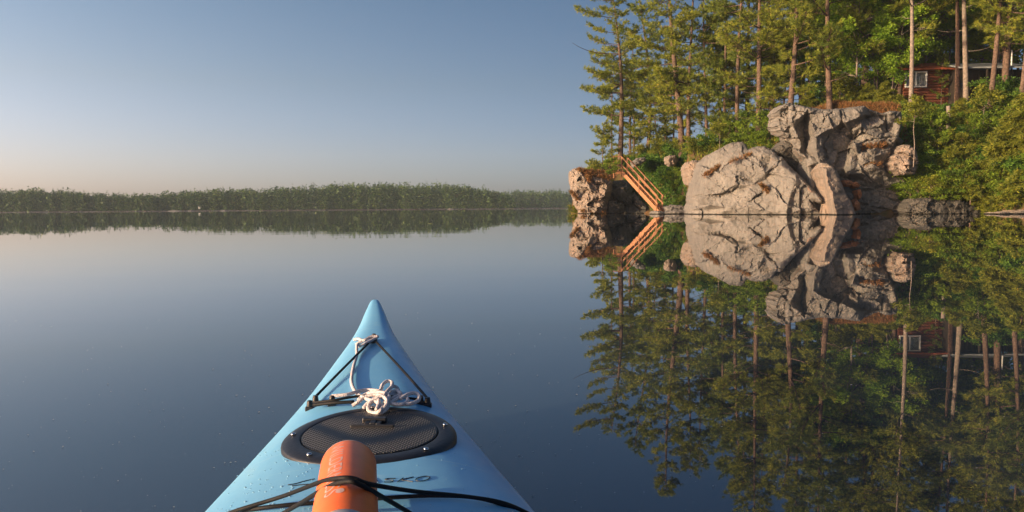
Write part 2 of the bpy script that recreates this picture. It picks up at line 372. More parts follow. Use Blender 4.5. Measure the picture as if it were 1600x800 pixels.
# ================================================================== SETTING
# water: one sheet to the horizon
Wm = MB()
rings = [0, 6, 20, 60, 150, 400, 1200, 5000]; NN = 48; V = [(0, 0, 0)]; Fs = []
for r_ in rings[1:]:
    for k in range(NN): V.append((r_ * cos(2 * pi * k / NN), r_ * sin(2 * pi * k / NN), 0))
for k in range(NN): Fs.append((0, 1 + k, 1 + (k + 1) % NN))
for i in range(len(rings) - 2):
    for k in range(NN):
        a = 1 + i * NN; b = a + NN; Fs.append((a + k, b + k, b + (k + 1) % NN, a + (k + 1) % NN))
wo = mk('lake_water', V, Fs, M['water']); wo['kind'] = 'structure'

# the near headland
def Sh(px): return np.interp(px, [860, 893, 950, 1000, 1060, 1080, 1180, 1300, 1410, 1540, 1600, 2400], [80, 77.5, 77, 74.5, 69, 65.5, 60, 57, 54.5, 52.5, 49, 44])
CR = ([868, 890, 898, 907, 960, 1010, 1065, 1110, 1160, 1205, 1228, 1260, 1300, 1400, 1500, 1600, 1900, 2400],
      [-2, -1.2, 2.4, 3.9, 5.2, 5.6, 5.9, 5.3, 5.6, 6.2, 7.2, 8.5, 8.9, 8.2, 8.2, 8.4, 9, 9])
def Zt(px, v):
    c = np.interp(px, *CR)
    f = np.interp(v, [0, 2, 3.5, 5, 8, 14, 22], [0, .15, .55, .92, 1, 1.08, 1.12])
    f2 = np.interp(v, [0, 2, 3.5, 5, 8, 14, 22], [0, .30, .5, .68, .95, 1.12, 1.16])
    w = np.clip((np.asarray(px) - 1400) / 40, 0, 1); f = f * (1 - w) + f2 * w
    back = np.interp(px, [900, 1000, 1220, 1330, 1500], [16, 20, 26, 40, 70])
    f = np.where(v > back, f * np.clip(1 - (v - back) / 8, -.3, 1), f)
    z = np.where(v < 0, -1.2 + np.clip(v + .6, 0, .6) * 1.5, -.3 + (c + .3) * f)
    return np.where(c < 0, c, z)
def G(px, v, up=0.0):
    d = float(Sh(px) + v); return Vector(((px - 800) / F * d, d, float(Zt(px, v)) + up))
pxs = np.concatenate([np.arange(862, 1000, 3), np.arange(1000, 1640, 5), np.arange(1640, 2400, 30)])
vs = np.concatenate([[-3, -1, -.3, 0], np.arange(.6, 9, .6), np.arange(9.5, 30, 1.6), [34, 40, 48, 60, 75, 90]])
PX, VV = np.meshgrid(pxs, vs, indexing='ij'); DD = Sh(PX) + VV
X = (PX - 800) / F * DD; Z = Zt(PX, VV)
q = np.stack([X.ravel(), DD.ravel(), Z.ravel()], 1)
q[:, 2] += fbm(q * np.array([.35, .35, .0]) , 4) * .35 * np.clip(VV.ravel() / 3, 0, 1)
q[:, 1] += fbm(q * .5 + 9, 3) * .4 * np.clip(VV.ravel() / 4, 0, 1)
na, nb = PX.shape; ii = np.arange(na * nb).reshape(na, nb)
Fq = np.stack([ii[:-1, :-1], ii[1:, :-1], ii[1:, 1:], ii[:-1, 1:]], -1).reshape(-1, 4)
ho = mk('hillside', q, Fq, M['soil'], smooth=True); ho['kind'] = 'structure'

# ------------------------------------------------------------------ rocks
def seg_dist(Pp, poly, skipbottom=True):
    best = np.full(len(Pp), 1e9)
    for i in range(len(poly)):
        a = np.array(poly[i], float); b = np.array(poly[(i + 1) % len(poly)], float)
        if skipbottom and a[1] > 336 and b[1] > 336: continue
        ab = b - a; t = np.clip(((Pp - a) @ ab) / (ab @ ab + 1e-9), 0, 1)
        best = np.minimum(best, np.linalg.norm(Pp - (a + t[:, None] * ab), axis=1))
    return best
def rock(name, outline, ctrl, d0, m, label=None, cat='rock', step=1.7, rnd_r=7, rnd_d=.7, thick=3.5, fac=(.28, 1.3, .10, .45), crack=.14, seed=1, rough=.06, group=None, parent=None, gap=(), slope=(0, 0), flat=True):
    """a boulder: front relief interpolated between measured depths, broken into tilted joint blocks, closed at the back"""
    rr = np.random.RandomState(seed)
    out = []
    for i in range(len(outline)):
        a = np.array(outline[i], float); b = np.array(outline[(i + 1) % len(outline)], float); L = np.linalg.norm(b - a); k = max(1, int(L / (step * 1.2)))
        for j in range(k):
            p = a + (b - a) * j / k
            if min(a[1], b[1]) < 336: p = p + rr.uniform(-.45, .45, 2)
            out.append(p)
    out = np.array(out); nb = len(out)
    lo = out.min(0); hi = out.max(0)
    gx, gy = np.meshgrid(np.arange(lo[0], hi[0], step), np.arange(lo[1], hi[1], step)); g = np.stack([gx.ravel(), gy.ravel()], 1)
    g += rr.uniform(-.3, .3, g.shape) * step
    # inside test
    x, y = g[:, 0], g[:, 1]; ins = np.zeros(len(g), bool)
    for i in range(nb):
        x1, y1 = out[i]; x2, y2 = out[(i + 1) % nb]
        c = ((y1 > y) != (y2 > y)) & (x < (x2 - x1) * (y - y1) / (y2 - y1 + 1e-12) + x1); ins ^= c
    g = g[ins]; g = g[seg_dist(g, out.tolist(), False) > step * .55]
    pts = np.concatenate([out, g])
    res = delaunay_2d_cdt([Vector(p) for p in pts], [(i, (i + 1) % nb) for i in range(nb)], [], 0, 1e-4)
    v2 = np.array([tuple(p) for p in res[0]]); tri = [tuple(f) for f in res[2]]
    cen = np.array([v2[list(f)].mean(0) for f in tri]); x, y = cen[:, 0], cen[:, 1]; ins = np.zeros(len(cen), bool)
    for i in range(nb):
        x1, y1 = out[i]; x2, y2 = out[(i + 1) % nb]
        c = ((y1 > y) != (y2 > y)) & (x < (x2 - x1) * (y - y1) / (y2 - y1 + 1e-12) + x1); ins ^= c
    tri = [t for t, k in zip(tri, ins) if k]
    # depth from controls
    c = np.array([(a, b) for a, b, _ in ctrl], float); cz = np.array([z for *_, z in ctrl], float)
    big = np.array([(lo[0] - 60, lo[1] - 60), (hi[0] + 60, lo[1] - 60), (hi[0] + 60, hi[1] + 60), (lo[0] - 60, hi[1] + 60)])
    cz = np.concatenate([cz, [cz[np.argmin(np.linalg.norm(c - b, axis=1))] + 1 for b in big]]); c = np.concatenate([c, big])
    cr = delaunay_2d_cdt([Vector(p) for p in c], [], [], 0, 1e-4); co = cr[3]
    cv = np.array([tuple(p) for p in cr[0]]); cd = np.array([cz[o[0]] for o in co])
    dep = np.full(len(v2), np.nan)
    for t in cr[2]:
        A, B, C = cv[list(t)]; M2 = np.array([B - A, C - A]).T; det = np.linalg.det(M2)
        if abs(det) < 1e-9: continue
        uv = (v2 - A) @ np.linalg.inv(M2).T; k = (uv[:, 0] >= -1e-6) & (uv[:, 1] >= -1e-6) & (uv.sum(1) <= 1 + 1e-6)
        dep[k] = cd[t[0]] * (1 - uv[k, 0] - uv[k, 1]) + cd[t[1]] * uv[k, 0] + cd[t[2]] * uv[k, 1]
    dep = np.where(np.isnan(dep), np.nanmean(dep), dep) + slope[1] * (v2[:, 0] - slope[0])
    ed = seg_dist(v2, out.tolist())
    sc = F / d0
    xz = v2 / sc
    for amp, size, tilt, cw in ((fac[0], fac[1], .40, .045), (fac[2], fac[3], .40, .025)):
        w = xz + .14 * size * np.stack([vnoise(np.c_[xz / size * 1.3, xz[:, 0] * 0 + 3]), vnoise(np.c_[xz / size * 1.3, xz[:, 0] * 0 + 8])], 1)
        ang = .45; w = w @ np.array([[cos(ang), -sin(ang)], [sin(ang), cos(ang)]]) * np.array([1, 1.7])
        n = max(6, int(np.prod((w.max(0) - w.min(0)) / size) * 1.3))
        sd_ = rr.uniform(w.min(0) - .2, w.max(0) + .2, (n, 2)); off = rr.uniform(-1, 1, n) * amp; tl = rr.normal(0, tilt, (n, 2))
        dd = np.linalg.norm(w[:, None] - sd_[None], axis=2); o2 = np.argsort(dd, 1)[:, :2]; i1 = o2[:, 0]
        f1 = dd[np.arange(len(w)), i1]; f2 = dd[np.arange(len(w)), o2[:, 1]]
        dep = dep + off[i1] + ((w - sd_[i1]) * tl[i1]).sum(1) * (amp / .28) + crack * (amp / .28) * np.clip(1 - (f2 - f1) / cw, 0, 1)
    dep = dep + fbm(np.c_[xz * 1.6, xz[:, 0] * 0 + seed], 4, .55) * rough * 1.6 + fbm(np.c_[xz * 6, xz[:, 0] * 0 + seed], 3, .6) * rough * .6
    for amp, wd_, pl in gap:
        pl = spline([(a, b, 0) for a, b in pl], 4); best = np.full(len(v2), 1e9); wob = v2 + 1.6 * np.stack([vnoise(np.c_[v2 * .3, v2[:, 0] * 0 + 5]), vnoise(np.c_[v2 * .3, v2[:, 0] * 0 + 11])], 1)
        for i in range(len(pl) - 1):
            a = np.array(pl[i][:2]); ab = np.array(pl[i + 1][:2]) - a; t = np.clip(((wob - a) @ ab) / (ab @ ab + 1e-9), 0, 1)
            best = np.minimum(best, np.linalg.norm(wob - (a + t[:, None] * ab), axis=1))
        dep = dep + amp * .55 * np.clip(1.2 - best / (wd_ * .75), 0, 1)
    e = np.clip(1 - ed / rnd_r, 0, 1); dep = dep + rnd_d * (1 - np.sqrt(np.clip(1 - e ** 2, 0, 1)))
    V3 = [P(a, b, d0 + z) for (a, b), z in zip(v2, dep)]
    # close it
    idx = [[k for k, o in enumerate(res[3]) if i in o] for i in range(nb)]
    bl = [k[0] for k in idx if k]
    n0 = len(V3); cen = v2[bl].mean(0); nbl = len(bl); Fx = list(tri)
    prev = bl
    for sh, dz in ((.02, thick * .3), (.06, thick * .65), (.16, thick)):
        cur = []
        for j, k in enumerate(bl):
            p = v2[k] * (1 - sh) + cen * sh; base = V3[k]; d = base.y + dz
            pp = P(p[0], p[1], base.y); cur.append(len(V3)); V3.append(Vector((pp.x * (1 + 0), d + rr.uniform(-.15, .15), pp.z + rr.uniform(-.06, .06))))
        for j in range(nbl): Fx.append((prev[j], prev[(j + 1) % nbl], cur[(j + 1) % nbl], cur[j]))
        prev = cur
    V3.append(sum((V3[k] for k in prev), Vector()) / nbl); cc = len(V3) - 1
    for j in range(nbl): Fx.append((prev[j], prev[(j + 1) % nbl], cc))
    me = bpy.data.meshes.new(name); me.from_pydata([tuple(v) for v in V3], [], Fx)
    import bmesh
    bm = bmesh.new(); bm.from_mesh(me); bmesh.ops.recalc_face_normals(bm, faces=bm.faces); bm.to_mesh(me); bm.free()
    me.polygons.foreach_set('use_smooth', [not flat] * len(me.polygons))
    me.materials.append(m); o = link(name, me, parent)
    if label: tag(o, label, cat, group)
    return o

rock('rock_outcrop', [(890, 280), (890, 268), (895, 264), (902, 262), (912, 268), (922, 275), (936, 276), (950, 278), (957, 284), (957, 296), (953, 308), (951, 320), (947, 330), (946, 344), (907, 344), (905, 330), (898, 321), (897, 312), (893, 300), (892, 290)],
     [(889, 275, 1.6), (902, 262, .9), (905, 280, .35), (900, 300, .6), (912, 312, .1), (917, 285, -.5), (926, 305, -.6), (933, 325, -.5), (925, 283, -.1), (936, 287, .45), (948, 284, -.1), (936, 300, -.2), (948, 300, -.35), (945, 315, -.5), (955, 290, .3), (950, 325, .1), (910, 335, 0), (935, 338, -.5)],
     73.5, M['granite_pink'], 'craggy sunlit rock with red soil on top, left of the wooden stairs', seed=3, thick=4.5, fac=(.30, .9, .13, .35), rough=.09)
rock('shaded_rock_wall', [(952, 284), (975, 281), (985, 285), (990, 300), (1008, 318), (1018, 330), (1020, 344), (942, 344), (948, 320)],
     [(952, 290, .6), (985, 290, 1.0), (960, 310, .4), (990, 320, .9), (960, 335, .2), (1010, 335, .6)], 74, M['granite_shaded'], 'dark shaded rock face under the wooden stairs', seed=5, thick=3)
rock('ledge_stone', [(1017, 331), (1025, 329), (1040, 331), (1058, 328), (1076, 329), (1080, 334), (1076, 344), (1016, 344)], [(1030, 333, 0), (1060, 333, .2), (1018, 335, .5)], 64.5, M['granite'],
     'flat low stone at the waterline at the foot of the stairs', step=1.2, seed=8, rnd_r=3, rnd_d=.4, thick=2, fac=(.06, .8, .04, .3))
rock('ledge_stone', [(1038, 323), (1050, 320), (1066, 321), (1074, 325), (1072, 331), (1040, 331)], [(1050, 325, 0), (1068, 325, .2)], 66, M['granite'],
     'upper flat stone between the stairs and the big boulder', step=1.2, seed=9, rnd_r=3, rnd_d=.4, thick=2, fac=(.06, .8, .04, .3))
rock('boulder', [(1073, 275), (1071, 262), (1074, 253), (1083, 250), (1094, 251), (1098, 260), (1096, 275), (1092, 292), (1084, 292), (1077, 288)],
     [(1072, 265, .7), (1078, 270, .1), (1083, 280, -.1), (1089, 262, .1), (1094, 262, .9), (1085, 290, .2)], 65.5, M['granite_pink'], 'small upright tan boulder tucked behind the left edge of the big rounded boulder', step=1.3, seed=12, rnd_r=5, thick=2.5, fac=(.10, .7, .06, .3), rough=.04)
rock('boulder', [(1040, 246), (1046, 242), (1056, 243), (1060, 250), (1055, 259), (1046, 260), (1042, 254)], [(1045, 250, 0), (1056, 250, .4)], 71, M['granite_pink'],
     'small pale stone high on the bank above the stairs', step=1.3, seed=13, rnd_r=4, thick=1.5, fac=(.10, .7, .06, .3), rough=.04)
rock('boulder', [(986, 253), (996, 247), (1008, 246), (1010, 252), (1000, 258), (990, 262)], [(990, 255, 0), (1005, 250, .3)], 73, M['granite'],
     'grey stone behind the upper end of the stair railing', step=1.3, seed=14, rnd_r=4, thick=1.5, fac=(.10, .7, .06, .3), rough=.04)
dome = [(1074, 344), (1075, 328), (1080, 318), (1080, 305), (1084, 290), (1091, 268), (1095, 252), (1104, 244), (1118, 236), (1131, 230), (1143, 223), (1160, 221.5), (1166, 226), (1169, 233), (1184, 228), (1197, 229), (1210, 237), (1216, 244), (1222, 245), (1233, 259), (1246, 271), (1258, 283), (1269, 294), (1279, 304), (1286, 312), (1285, 318), (1278, 318), (1273, 316), (1277, 326), (1284, 332), (1285, 344)]
rock('dome_boulder', dome,
     [(1074, 330, 2.2), (1080, 300, 2.4), (1094, 255, 2.6), (1093, 320, 1.3), (1100, 285, 1.0), (1120, 240, 1.4), (1100, 308, .2), (1130, 300, -.1), (1122, 280, .25), (1150, 288, -.15), (1130, 303, .35), (1158, 296, .3), (1098, 311, .25), (1110, 320, 0), (1140, 325, -.25),
      (1150, 258, .3), (1140, 245, .8), (1160, 224, 1.6), (1162, 235, 1.2), (1185, 258, 0), (1196, 270, -.2), (1197, 280, .5), (1175, 290, .25), (1172, 310, -.35), (1190, 300, .1), (1200, 262, .9), (1208, 258, .1), (1215, 246, .6), (1190, 240, .5), (1205, 240, .8),
      (1195, 330, -.4), (1215, 300, -.25), (1228, 333, -.6), (1236, 300, -.55), (1246, 274, -.3), (1225, 262, -.1), (1242, 302, -.05), (1236, 333, -.0), (1252, 285, .0), (1254, 310, -.15), (1250, 328, -.1), (1262, 300, .0), (1268, 320, .3), (1284, 313, .0), (1272, 333, .8)],
     56.5, M['granite'], 'big rounded grey granite boulder with curved cracks, right of the stairs', seed=21, slope=(1180, -.034), rnd_r=10, rnd_d=1.0, thick=5, fac=(.10, 2.4, .05, .7), crack=.22, rough=.05,
     gap=[(.45, 2.2, [(1080, 307), (1097, 306), (1118, 305), (1132, 304), (1146, 298), (1154, 290), (1152, 276), (1163, 281), (1176, 284)]), (.30, 1.8, [(1132, 262), (1140, 254), (1155, 249), (1172, 248)]), (.45, 2.5, [(1196, 270), (1203, 267), (1212, 262), (1219, 252), (1216, 245)]),
          (.35, 2.0, [(1196, 262), (1188, 252), (1178, 243), (1168, 238)]), (.35, 2.0, [(1171, 315), (1182, 308), (1190, 301), (1199, 292)]), (.30, 1.8, [(1176, 253), (1178, 268)]), (.25, 1.6, [(1152, 320), (1158, 311), (1170, 308)]), (.22, 1.6, [(1088, 312), (1094, 308), (1110, 308)]), (.6, 2.5, [(1266, 313), (1274, 322), (1282, 322)])])
rock('shaded_slab', [(1258, 250), (1266, 243), (1280, 243), (1288, 262), (1298, 300), (1304, 344), (1268, 344), (1264, 330), (1262, 290)],
     [(1260, 260, .5), (1275, 255, .2), (1285, 262, .8), (1270, 300, .3), (1290, 300, .8), (1280, 335, .3)], 54.6, M['granite'], 'smooth grey slab in shade between the rounded boulder and the leaning pink slab', seed=24, thick=2.5, fac=(.05, 1.5, .03, .5), crack=.06, rough=.04)
rock('leaning_slab', [(1279, 262), (1284, 254), (1292, 255), (1301, 260), (1308, 268), (1313, 282), (1320, 298), (1330, 315), (1337, 334), (1338, 344), (1296, 344), (1294, 322), (1290, 302), (1286, 282)],
     [(1279, 262, 1.3), (1286, 282, 1.2), (1290, 302, 1.2), (1296, 338, 1.2), (1290, 263, .2), (1293, 285, -.2), (1299, 300, -.3), (1307, 338, -.5), (1303, 262, .6), (1313, 282, .3), (1320, 300, .3), (1336, 335, .3), (1308, 300, -.05), (1320, 330, -.1)],
     51.8, M['granite_pink'], 'tall leaning slab with bright pink left edge standing at the waterline', seed=27, thick=2.0, rnd_r=3, rnd_d=.25, fac=(.05, 1.6, .03, .4), crack=.05, rough=.035, step=1.4)
cliff = [(1237, 222), (1231, 200), (1229, 182), (1232, 168), (1238, 163), (1247, 164), (1262, 167), (1290, 171), (1318, 169), (1350, 165), (1357, 170), (1374, 176), (1386, 178), (1390, 173), (1408, 174), (1411, 188), (1409, 200), (1404, 213), (1412, 220), (1404, 235), (1396, 250), (1394, 264), (1425, 280), (1440, 300), (1444, 344), (1300, 344), (1285, 300), (1266, 266), (1254, 252), (1243, 238)]
rock('rock_cliff', cliff,
     [(1229, 175, .9), (1230, 200, 1.5), (1236, 168, .4), (1237, 190, .2), (1252, 182, -.1), (1240, 198, .8), (1246, 212, .5), (1240, 226, 1.3), (1255, 180, .0), (1258, 186, 1.5), (1262, 212, 1.8), (1258, 236, 1.7), (1266, 242, 1.2), (1250, 240, 1.3), (1251, 222, .7),
      (1263, 170, -.1), (1268, 190, -.2), (1274, 215, -.35), (1276, 240, -.4), (1284, 262, -.3), (1284, 200, -.3), (1280, 176, .0), (1292, 180, -.3), (1290, 204, -.6), (1302, 200, -.6), (1317, 190, -.4), (1314, 172, .2), (1292, 209, .3), (1304, 206, .6), (1318, 196, .7), (1288, 235, .1), (1300, 235, .8), (1296, 262, .5),
      (1318, 173, .0), (1320, 192, -.6), (1350, 168, -.2), (1340, 184, -.5), (1352, 178, -.2), (1338, 190, .5), (1352, 184, .7), (1366, 182, .8), (1318, 212, .4), (1328, 208, .3), (1322, 235, .8), (1332, 215, .9), (1318, 260, .8),
      (1344, 198, -.1), (1336, 225, -.3), (1330, 245, -.5), (1327, 272, -.5), (1350, 200, -.05), (1378, 198, -.1), (1384, 182, .4), (1390, 178, -.3), (1408, 178, .0), (1405, 212, -.2), (1386, 212, -.3), (1375, 217, -.3), (1386, 205, .3), (1350, 222, -.1), (1348, 232, .4), (1385, 226, .2), (1396, 222, -.1), (1340, 240, -.1), (1365, 245, -.4), (1390, 236, -.3), (1360, 262, -.5), (1380, 262, -.3), (1396, 232, .6), (1390, 255, .7), (1410, 225, 1.2),
      (1340, 272, -.2), (1360, 272, -.1), (1322, 282, 1.2), (1340, 280, .6), (1330, 300, 1.5), (1360, 292, .5), (1362, 297, .9), (1390, 296, .8), (1390, 285, .6), (1420, 290, 1.3), (1340, 330, 1.1), (1380, 325, .9), (1430, 335, 1.1), (1300, 300, 1.6), (1310, 340, 1.3)],
     54.6, M['granite'], 'high broken rock cliff with overhanging blocks and dry red grass on top', 'cliff', seed=33, rnd_r=4, rnd_d=.5, thick=4.2, fac=(.12, 1.9, .045, .6), crack=.14, rough=.07, step=1.45,
     gap=[(.5, 2.2, [(1314, 172), (1316, 186), (1315, 201)]), (.4, 2.0, [(1286, 190), (1292, 181), (1300, 178)]), (.5, 2.4, [(1386, 180), (1385, 190), (1386, 206)]), (.45, 2.2, [(1345, 224), (1362, 219), (1378, 216), (1398, 213)]), (.5, 2.5, [(1347, 234), (1362, 230), (1386, 230)]),
          (.35, 2.0, [(1330, 284), (1346, 290), (1366, 293), (1396, 296)]), (.4, 2.2, [(1350, 258), (1366, 254), (1382, 257)]), (.7, 3, [(1257, 184), (1256, 200), (1258, 222)]), (.6, 3, [(1340, 205), (1330, 228), (1322, 250)]), (.5, 2.5, [(1295, 212), (1288, 226), (1292, 250)]), (.4, 2, [(1240, 164), (1244, 178), (1238, 192)]), (.4, 2.2, [(1400, 176), (1402, 188), (1408, 196)]), (.8, 4, [(1402, 226), (1394, 244), (1385, 262)])])
rock('boulder', [(1214, 196), (1218, 180), (1214, 172), (1220, 165), (1230, 161), (1237, 160), (1238, 168), (1234, 176), (1236, 190), (1240, 206), (1232, 214), (1222, 208)],
     [(1216, 172, .2), (1228, 165, -.1), (1222, 176, .5), (1232, 180, .3), (1226, 195, .0), (1236, 205, .4), (1218, 190, .6)], 55.6, M['granite'], 'small jutting blocks at the left corner of the cliff, under the leaning dark pine', step=1.3, seed=39, rnd_r=2.5, rnd_d=.3, thick=2.5, fac=(.25, .7, .08, .3), rough=.05)
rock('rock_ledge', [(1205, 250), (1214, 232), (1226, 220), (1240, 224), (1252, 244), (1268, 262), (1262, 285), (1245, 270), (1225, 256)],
     [(1212, 245, .5), (1228, 228, .0), (1245, 245, .2), (1255, 270, .8)], 57.0, M['granite_shaded'], 'dark shaded ledge in the gap between the rounded boulder and the cliff', seed=38, rnd_r=4, rnd_d=.4, thick=3, fac=(.2, .8, .08, .3))
rock('boulder', [(1396, 262), (1398, 245), (1404, 232), (1412, 226), (1422, 226), (1432, 236), (1436, 255), (1430, 272), (1404, 274)],
     [(1400, 255, .3), (1412, 232, .3), (1420, 240, -.2), (1420, 262, -.3), (1434, 255, .5)], 53.2, M['granite_pink'], 'sunlit stack of pale blocks at the right end of the cliff, behind a young tree', step=1.5, seed=41, rnd_r=2.5, rnd_d=.4, thick=2.5, fac=(.30, .8, .08, .3), rough=.05)
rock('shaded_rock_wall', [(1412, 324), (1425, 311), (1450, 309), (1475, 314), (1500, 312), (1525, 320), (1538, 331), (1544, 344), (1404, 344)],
     [(1430, 300, .3), (1480, 300, .2), (1520, 310, .4), (1450, 335, 0), (1520, 335, .2)], 52.2, M['granite_shaded'], 'low dark rock wall under the leafy branches at the waterline', seed=45, thick=2.5, fac=(.16, 1.2, .08, .4))
rock('boulder', [(1556, 337), (1562, 333), (1572, 331), (1585, 333), (1600, 328), (1630, 331), (1640, 344), (1554, 344)],
     [(1560, 335, .2), (1575, 333, 0), (1610, 334, .2)], 48.6, M['granite_pink'], 'low tan shore stones below the shrubs at the right edge', step=1.2, seed=47, rnd_r=3, rnd_d=.4, thick=2, fac=(.15, .6, .08, .25))
for i, (pl, c, d, lb) in enumerate([
    ([(1318, 283), (1326, 281), (1333, 284), (1330, 291), (1321, 290)], [(1322, 286, .0), (1331, 287, .2)], 53.2, 'left rust orange stone wedged at the top of the dark cleft in the cliff'),
    ([(1331, 285), (1340, 285), (1345, 290), (1340, 294), (1332, 292)], [(1335, 288, 0), (1343, 290, .3)], 53.4, 'right rust orange stone wedged at the top of the dark cleft in the cliff'),
    ([(1334, 316), (1338, 311), (1344, 318), (1345, 328), (1338, 329), (1334, 324)], [(1336, 320, 0), (1343, 324, .2)], 53.0, 'rust orange stone low beside the foot of the leaning slab'),
    ([(1340, 298), (1345, 296), (1347, 306), (1343, 312), (1339, 304)], [(1342, 302, 0), (1346, 304, .2)], 53.4, 'thin rust orange stone midway down the dark cleft in the cliff')]):
    rock('rust_stone', pl, c, d, M['granite_rust'], lb, step=1.0, seed=60 + i, rnd_r=2, rnd_d=.2, thick=.8, fac=(.05, .3, .03, .12), crack=.05, rough=.03)

# ------------------------------------------------------------------ foliage builders
def blades(Pt, D, n, ln, wd, spread, rr, tj=.25):
    """n narrow triangles at each tuft point"""
    m_ = len(Pt); Pb = np.repeat(Pt, n, 0); Db = np.repeat(D, n, 0)
    d = Db + rr.normal(0, spread, Pb.shape); d /= np.linalg.norm(d, axis=1)[:, None] + 1e-9
    s = np.cross(d, rr.normal(0, 1, Pb.shape)); s /= np.linalg.norm(s, axis=1)[:, None] + 1e-9
    L = ln * rr.uniform(.6, 1.25, (len(Pb), 1)); Wd = wd * rr.uniform(.6, 1.3, (len(Pb), 1))
    Pb = Pb + rr.normal(0, .04, Pb.shape)
    A = Pb - s * Wd * .5; B = Pb + s * Wd * .5; C = Pb + d * L
    V = np.stack([A, B, C], 1).reshape(-1, 3); Fc = np.arange(len(V)).reshape(-1, 3)
    t = np.repeat(np.clip(rr.uniform(0, 1, m_) , 0, 1), n) * .75 + rr.uniform(0, 1, len(Pb)) * .25
    return V, Fc, np.repeat(t, 3)
def quads(Pt, sz, rr, flat=.4):
    n = len(Pt); nrm = rr.normal(0, 1, (n, 3)); nrm[:, 2] = np.abs(nrm[:, 2]) + flat; nrm /= np.linalg.norm(nrm, axis=1)[:, None]
    u = np.cross(nrm, rr.normal(0, 1, (n, 3))); u /= np.linalg.norm(u, axis=1)[:, None]; v = np.cross(nrm, u)
    s = sz * rr.uniform(.6, 1.3, (n, 1))
    V = np.stack([Pt - u * s * .55, Pt + v * s * .38 + nrm * s * .08, Pt + u * s * .6, Pt - v * s * .38 + nrm * s * .08], 1).reshape(-1, 3)
    return V, np.arange(len(V)).reshape(-1, 4)

def tube_np(mb, pts, r0_, r1_, n=7):
    N = len(pts); mb.tube(pts, [r0_ + (r1_ - r0_) * i / (N - 1) for i in range(N)], n)

def pine(name, H, tr, seed, m, bare=.35, Lmax=4.2, bias=None, dens=1.0, dead=5, extra=(), droop=0.0, whorl=.75, bark=None, lean=0):
    rr = np.random.RandomState(seed); ra = random.Random(seed)
    root = empty(name); tr *= .8
    tp = [Vector((0, 0, -.6))]; x = y = 0
    ks = 12; ax, ay = rr.normal(0, .22, 2); ph = rr.uniform(0, 6)
    cen = lambda h: Vector((ax * sin(h / H * 4 + ph) - ax * sin(ph) + lean * h / H, ay * sin(h / H * 3 + ph) - ay * sin(ph), h))
    pts = [cen(H * i / ks) for i in range(ks + 1)]; pts[0].z = -.6
    mb = MB(); mb.tube(pts, [tr * (1 - .9 * (i / ks) ** 1.15) * (1.25 if i == 0 else 1) for i in range(ks + 1)], 9)
    mb.build('trunk', bark or M['bark'], root, smooth=True)
    br = MB(); T = []; TD = []
    def branch(h, az, L, rise, foliate=True, t0=.28):
        o = cen(h); d = Vector((cos(az), sin(az), 0)); side = Vector((-sin(az), cos(az), 0))
        bend = ra.uniform(-.18, .18); pts = []
        for i in range(8):
            t = i / 7; pts.append(o + d * (L * t) + side * (bend * L * t * t) + Vector((0, 0, L * (rise * t + (.20 - droop) * t * t * t - droop * t * t))))
        r_ = max(.018, .017 * L * (1 - .35 * h / H)); br.tube(pts, [r_ * (1 - .8 * i / 7) for i in range(8)], 5, False)
        if not foliate:
            for j in range(3):
                k = ra.randint(2, 6); s_ = 1 if ra.random() < .5 else -1
                br.tube([pts[k], pts[k] + (d * .5 + side * s_ * .7 + Vector((0, 0, ra.uniform(-.3, .4)))) * L * .25], [r_ * .4, .006], 4, False)
            return
        n = max(4, int(L / .27)); tw = []
        for i in range(n):
            t = t0 + (1 - t0) * (i + .5) / n; f = t * 7; k = min(6, int(f)); b = pts[k].lerp(pts[k + 1], f - k)
            ll = (.30 * L * (1.1 - t) + .45) * ra.uniform(.5, 1.15)
            for s_ in (-1, 1):
                if ra.random() > dens * .92: continue
                dd = (d * ra.uniform(.55, 1.0) + side * s_ * ra.uniform(.6, 1.0) + Vector((0, 0, ra.uniform(-.12, .5)))).normalized()
                m_ = max(2, int(ll / .22))
                for q_ in range(m_):
                    p_ = b + dd * ll * (q_ + .7) / m_; T.append(p_ + Vector((ra.uniform(-.08, .08), ra.uniform(-.08, .08), ra.uniform(-.10, .22)))); TD.append(dd + Vector((0, 0, .35)))
                if ll > .5: tw.append((b, b + dd * ll))
        T.append(pts[-1]); TD.append(d + Vector((0, 0, .4)))
        for a_, b_ in tw[::2]: br.tube([a_, b_], [.014, .006], 3, False)
    h = H * bare
    while h < H * .985:
        u = max(0.0, (h / H - bare) / (1 - bare)); nb = ra.choice((3, 3, 4, 4, 5)); az0 = ra.uniform(0, 6.28)
        shp = min(1, .55 + u * 2.2) * (1 - u ** 1.7 * .86)
        for k in range(nb):
            az = az0 + k * 6.28 / nb + ra.uniform(-.35, .35); L = Lmax * shp * ra.choice((.35, .6, .8, .95, 1.1, 1.25)) * ra.uniform(.85, 1.1)
            if bias is not None: L *= 1 + bias[1] * cos(az - bias[0])
            if ra.random() < .20 - .18 * u: continue
            if u < .4 and ra.random() < .22: continue
            if L < .3: continue
            branch(h + ra.uniform(-.35, .35), az, L, ra.uniform(-.22, .30) + .35 * u ** 3)
        h += whorl * ra.uniform(.75, 1.6) * (1 - .35 * u)
    branch(H * .97, 0, .5, 1.5)
    for i in range(dead): branch(H * ra.uniform(bare * .55, bare * 1.6), ra.uniform(0, 6.28), ra.uniform(.8, Lmax * .55), ra.uniform(-.15, .15), False)
    for e in extra: branch(*e)
    br.build('branches', bark or M['bark'], root)
    T = np.array([tuple(t) for t in T]); TD = np.array([tuple(t) for t in TD])
    V, Fc, t = blades(T, TD, 13, .32, .050, .60, rr)
    o = mk('crown', V, Fc, m, root, tint=t)
    return root

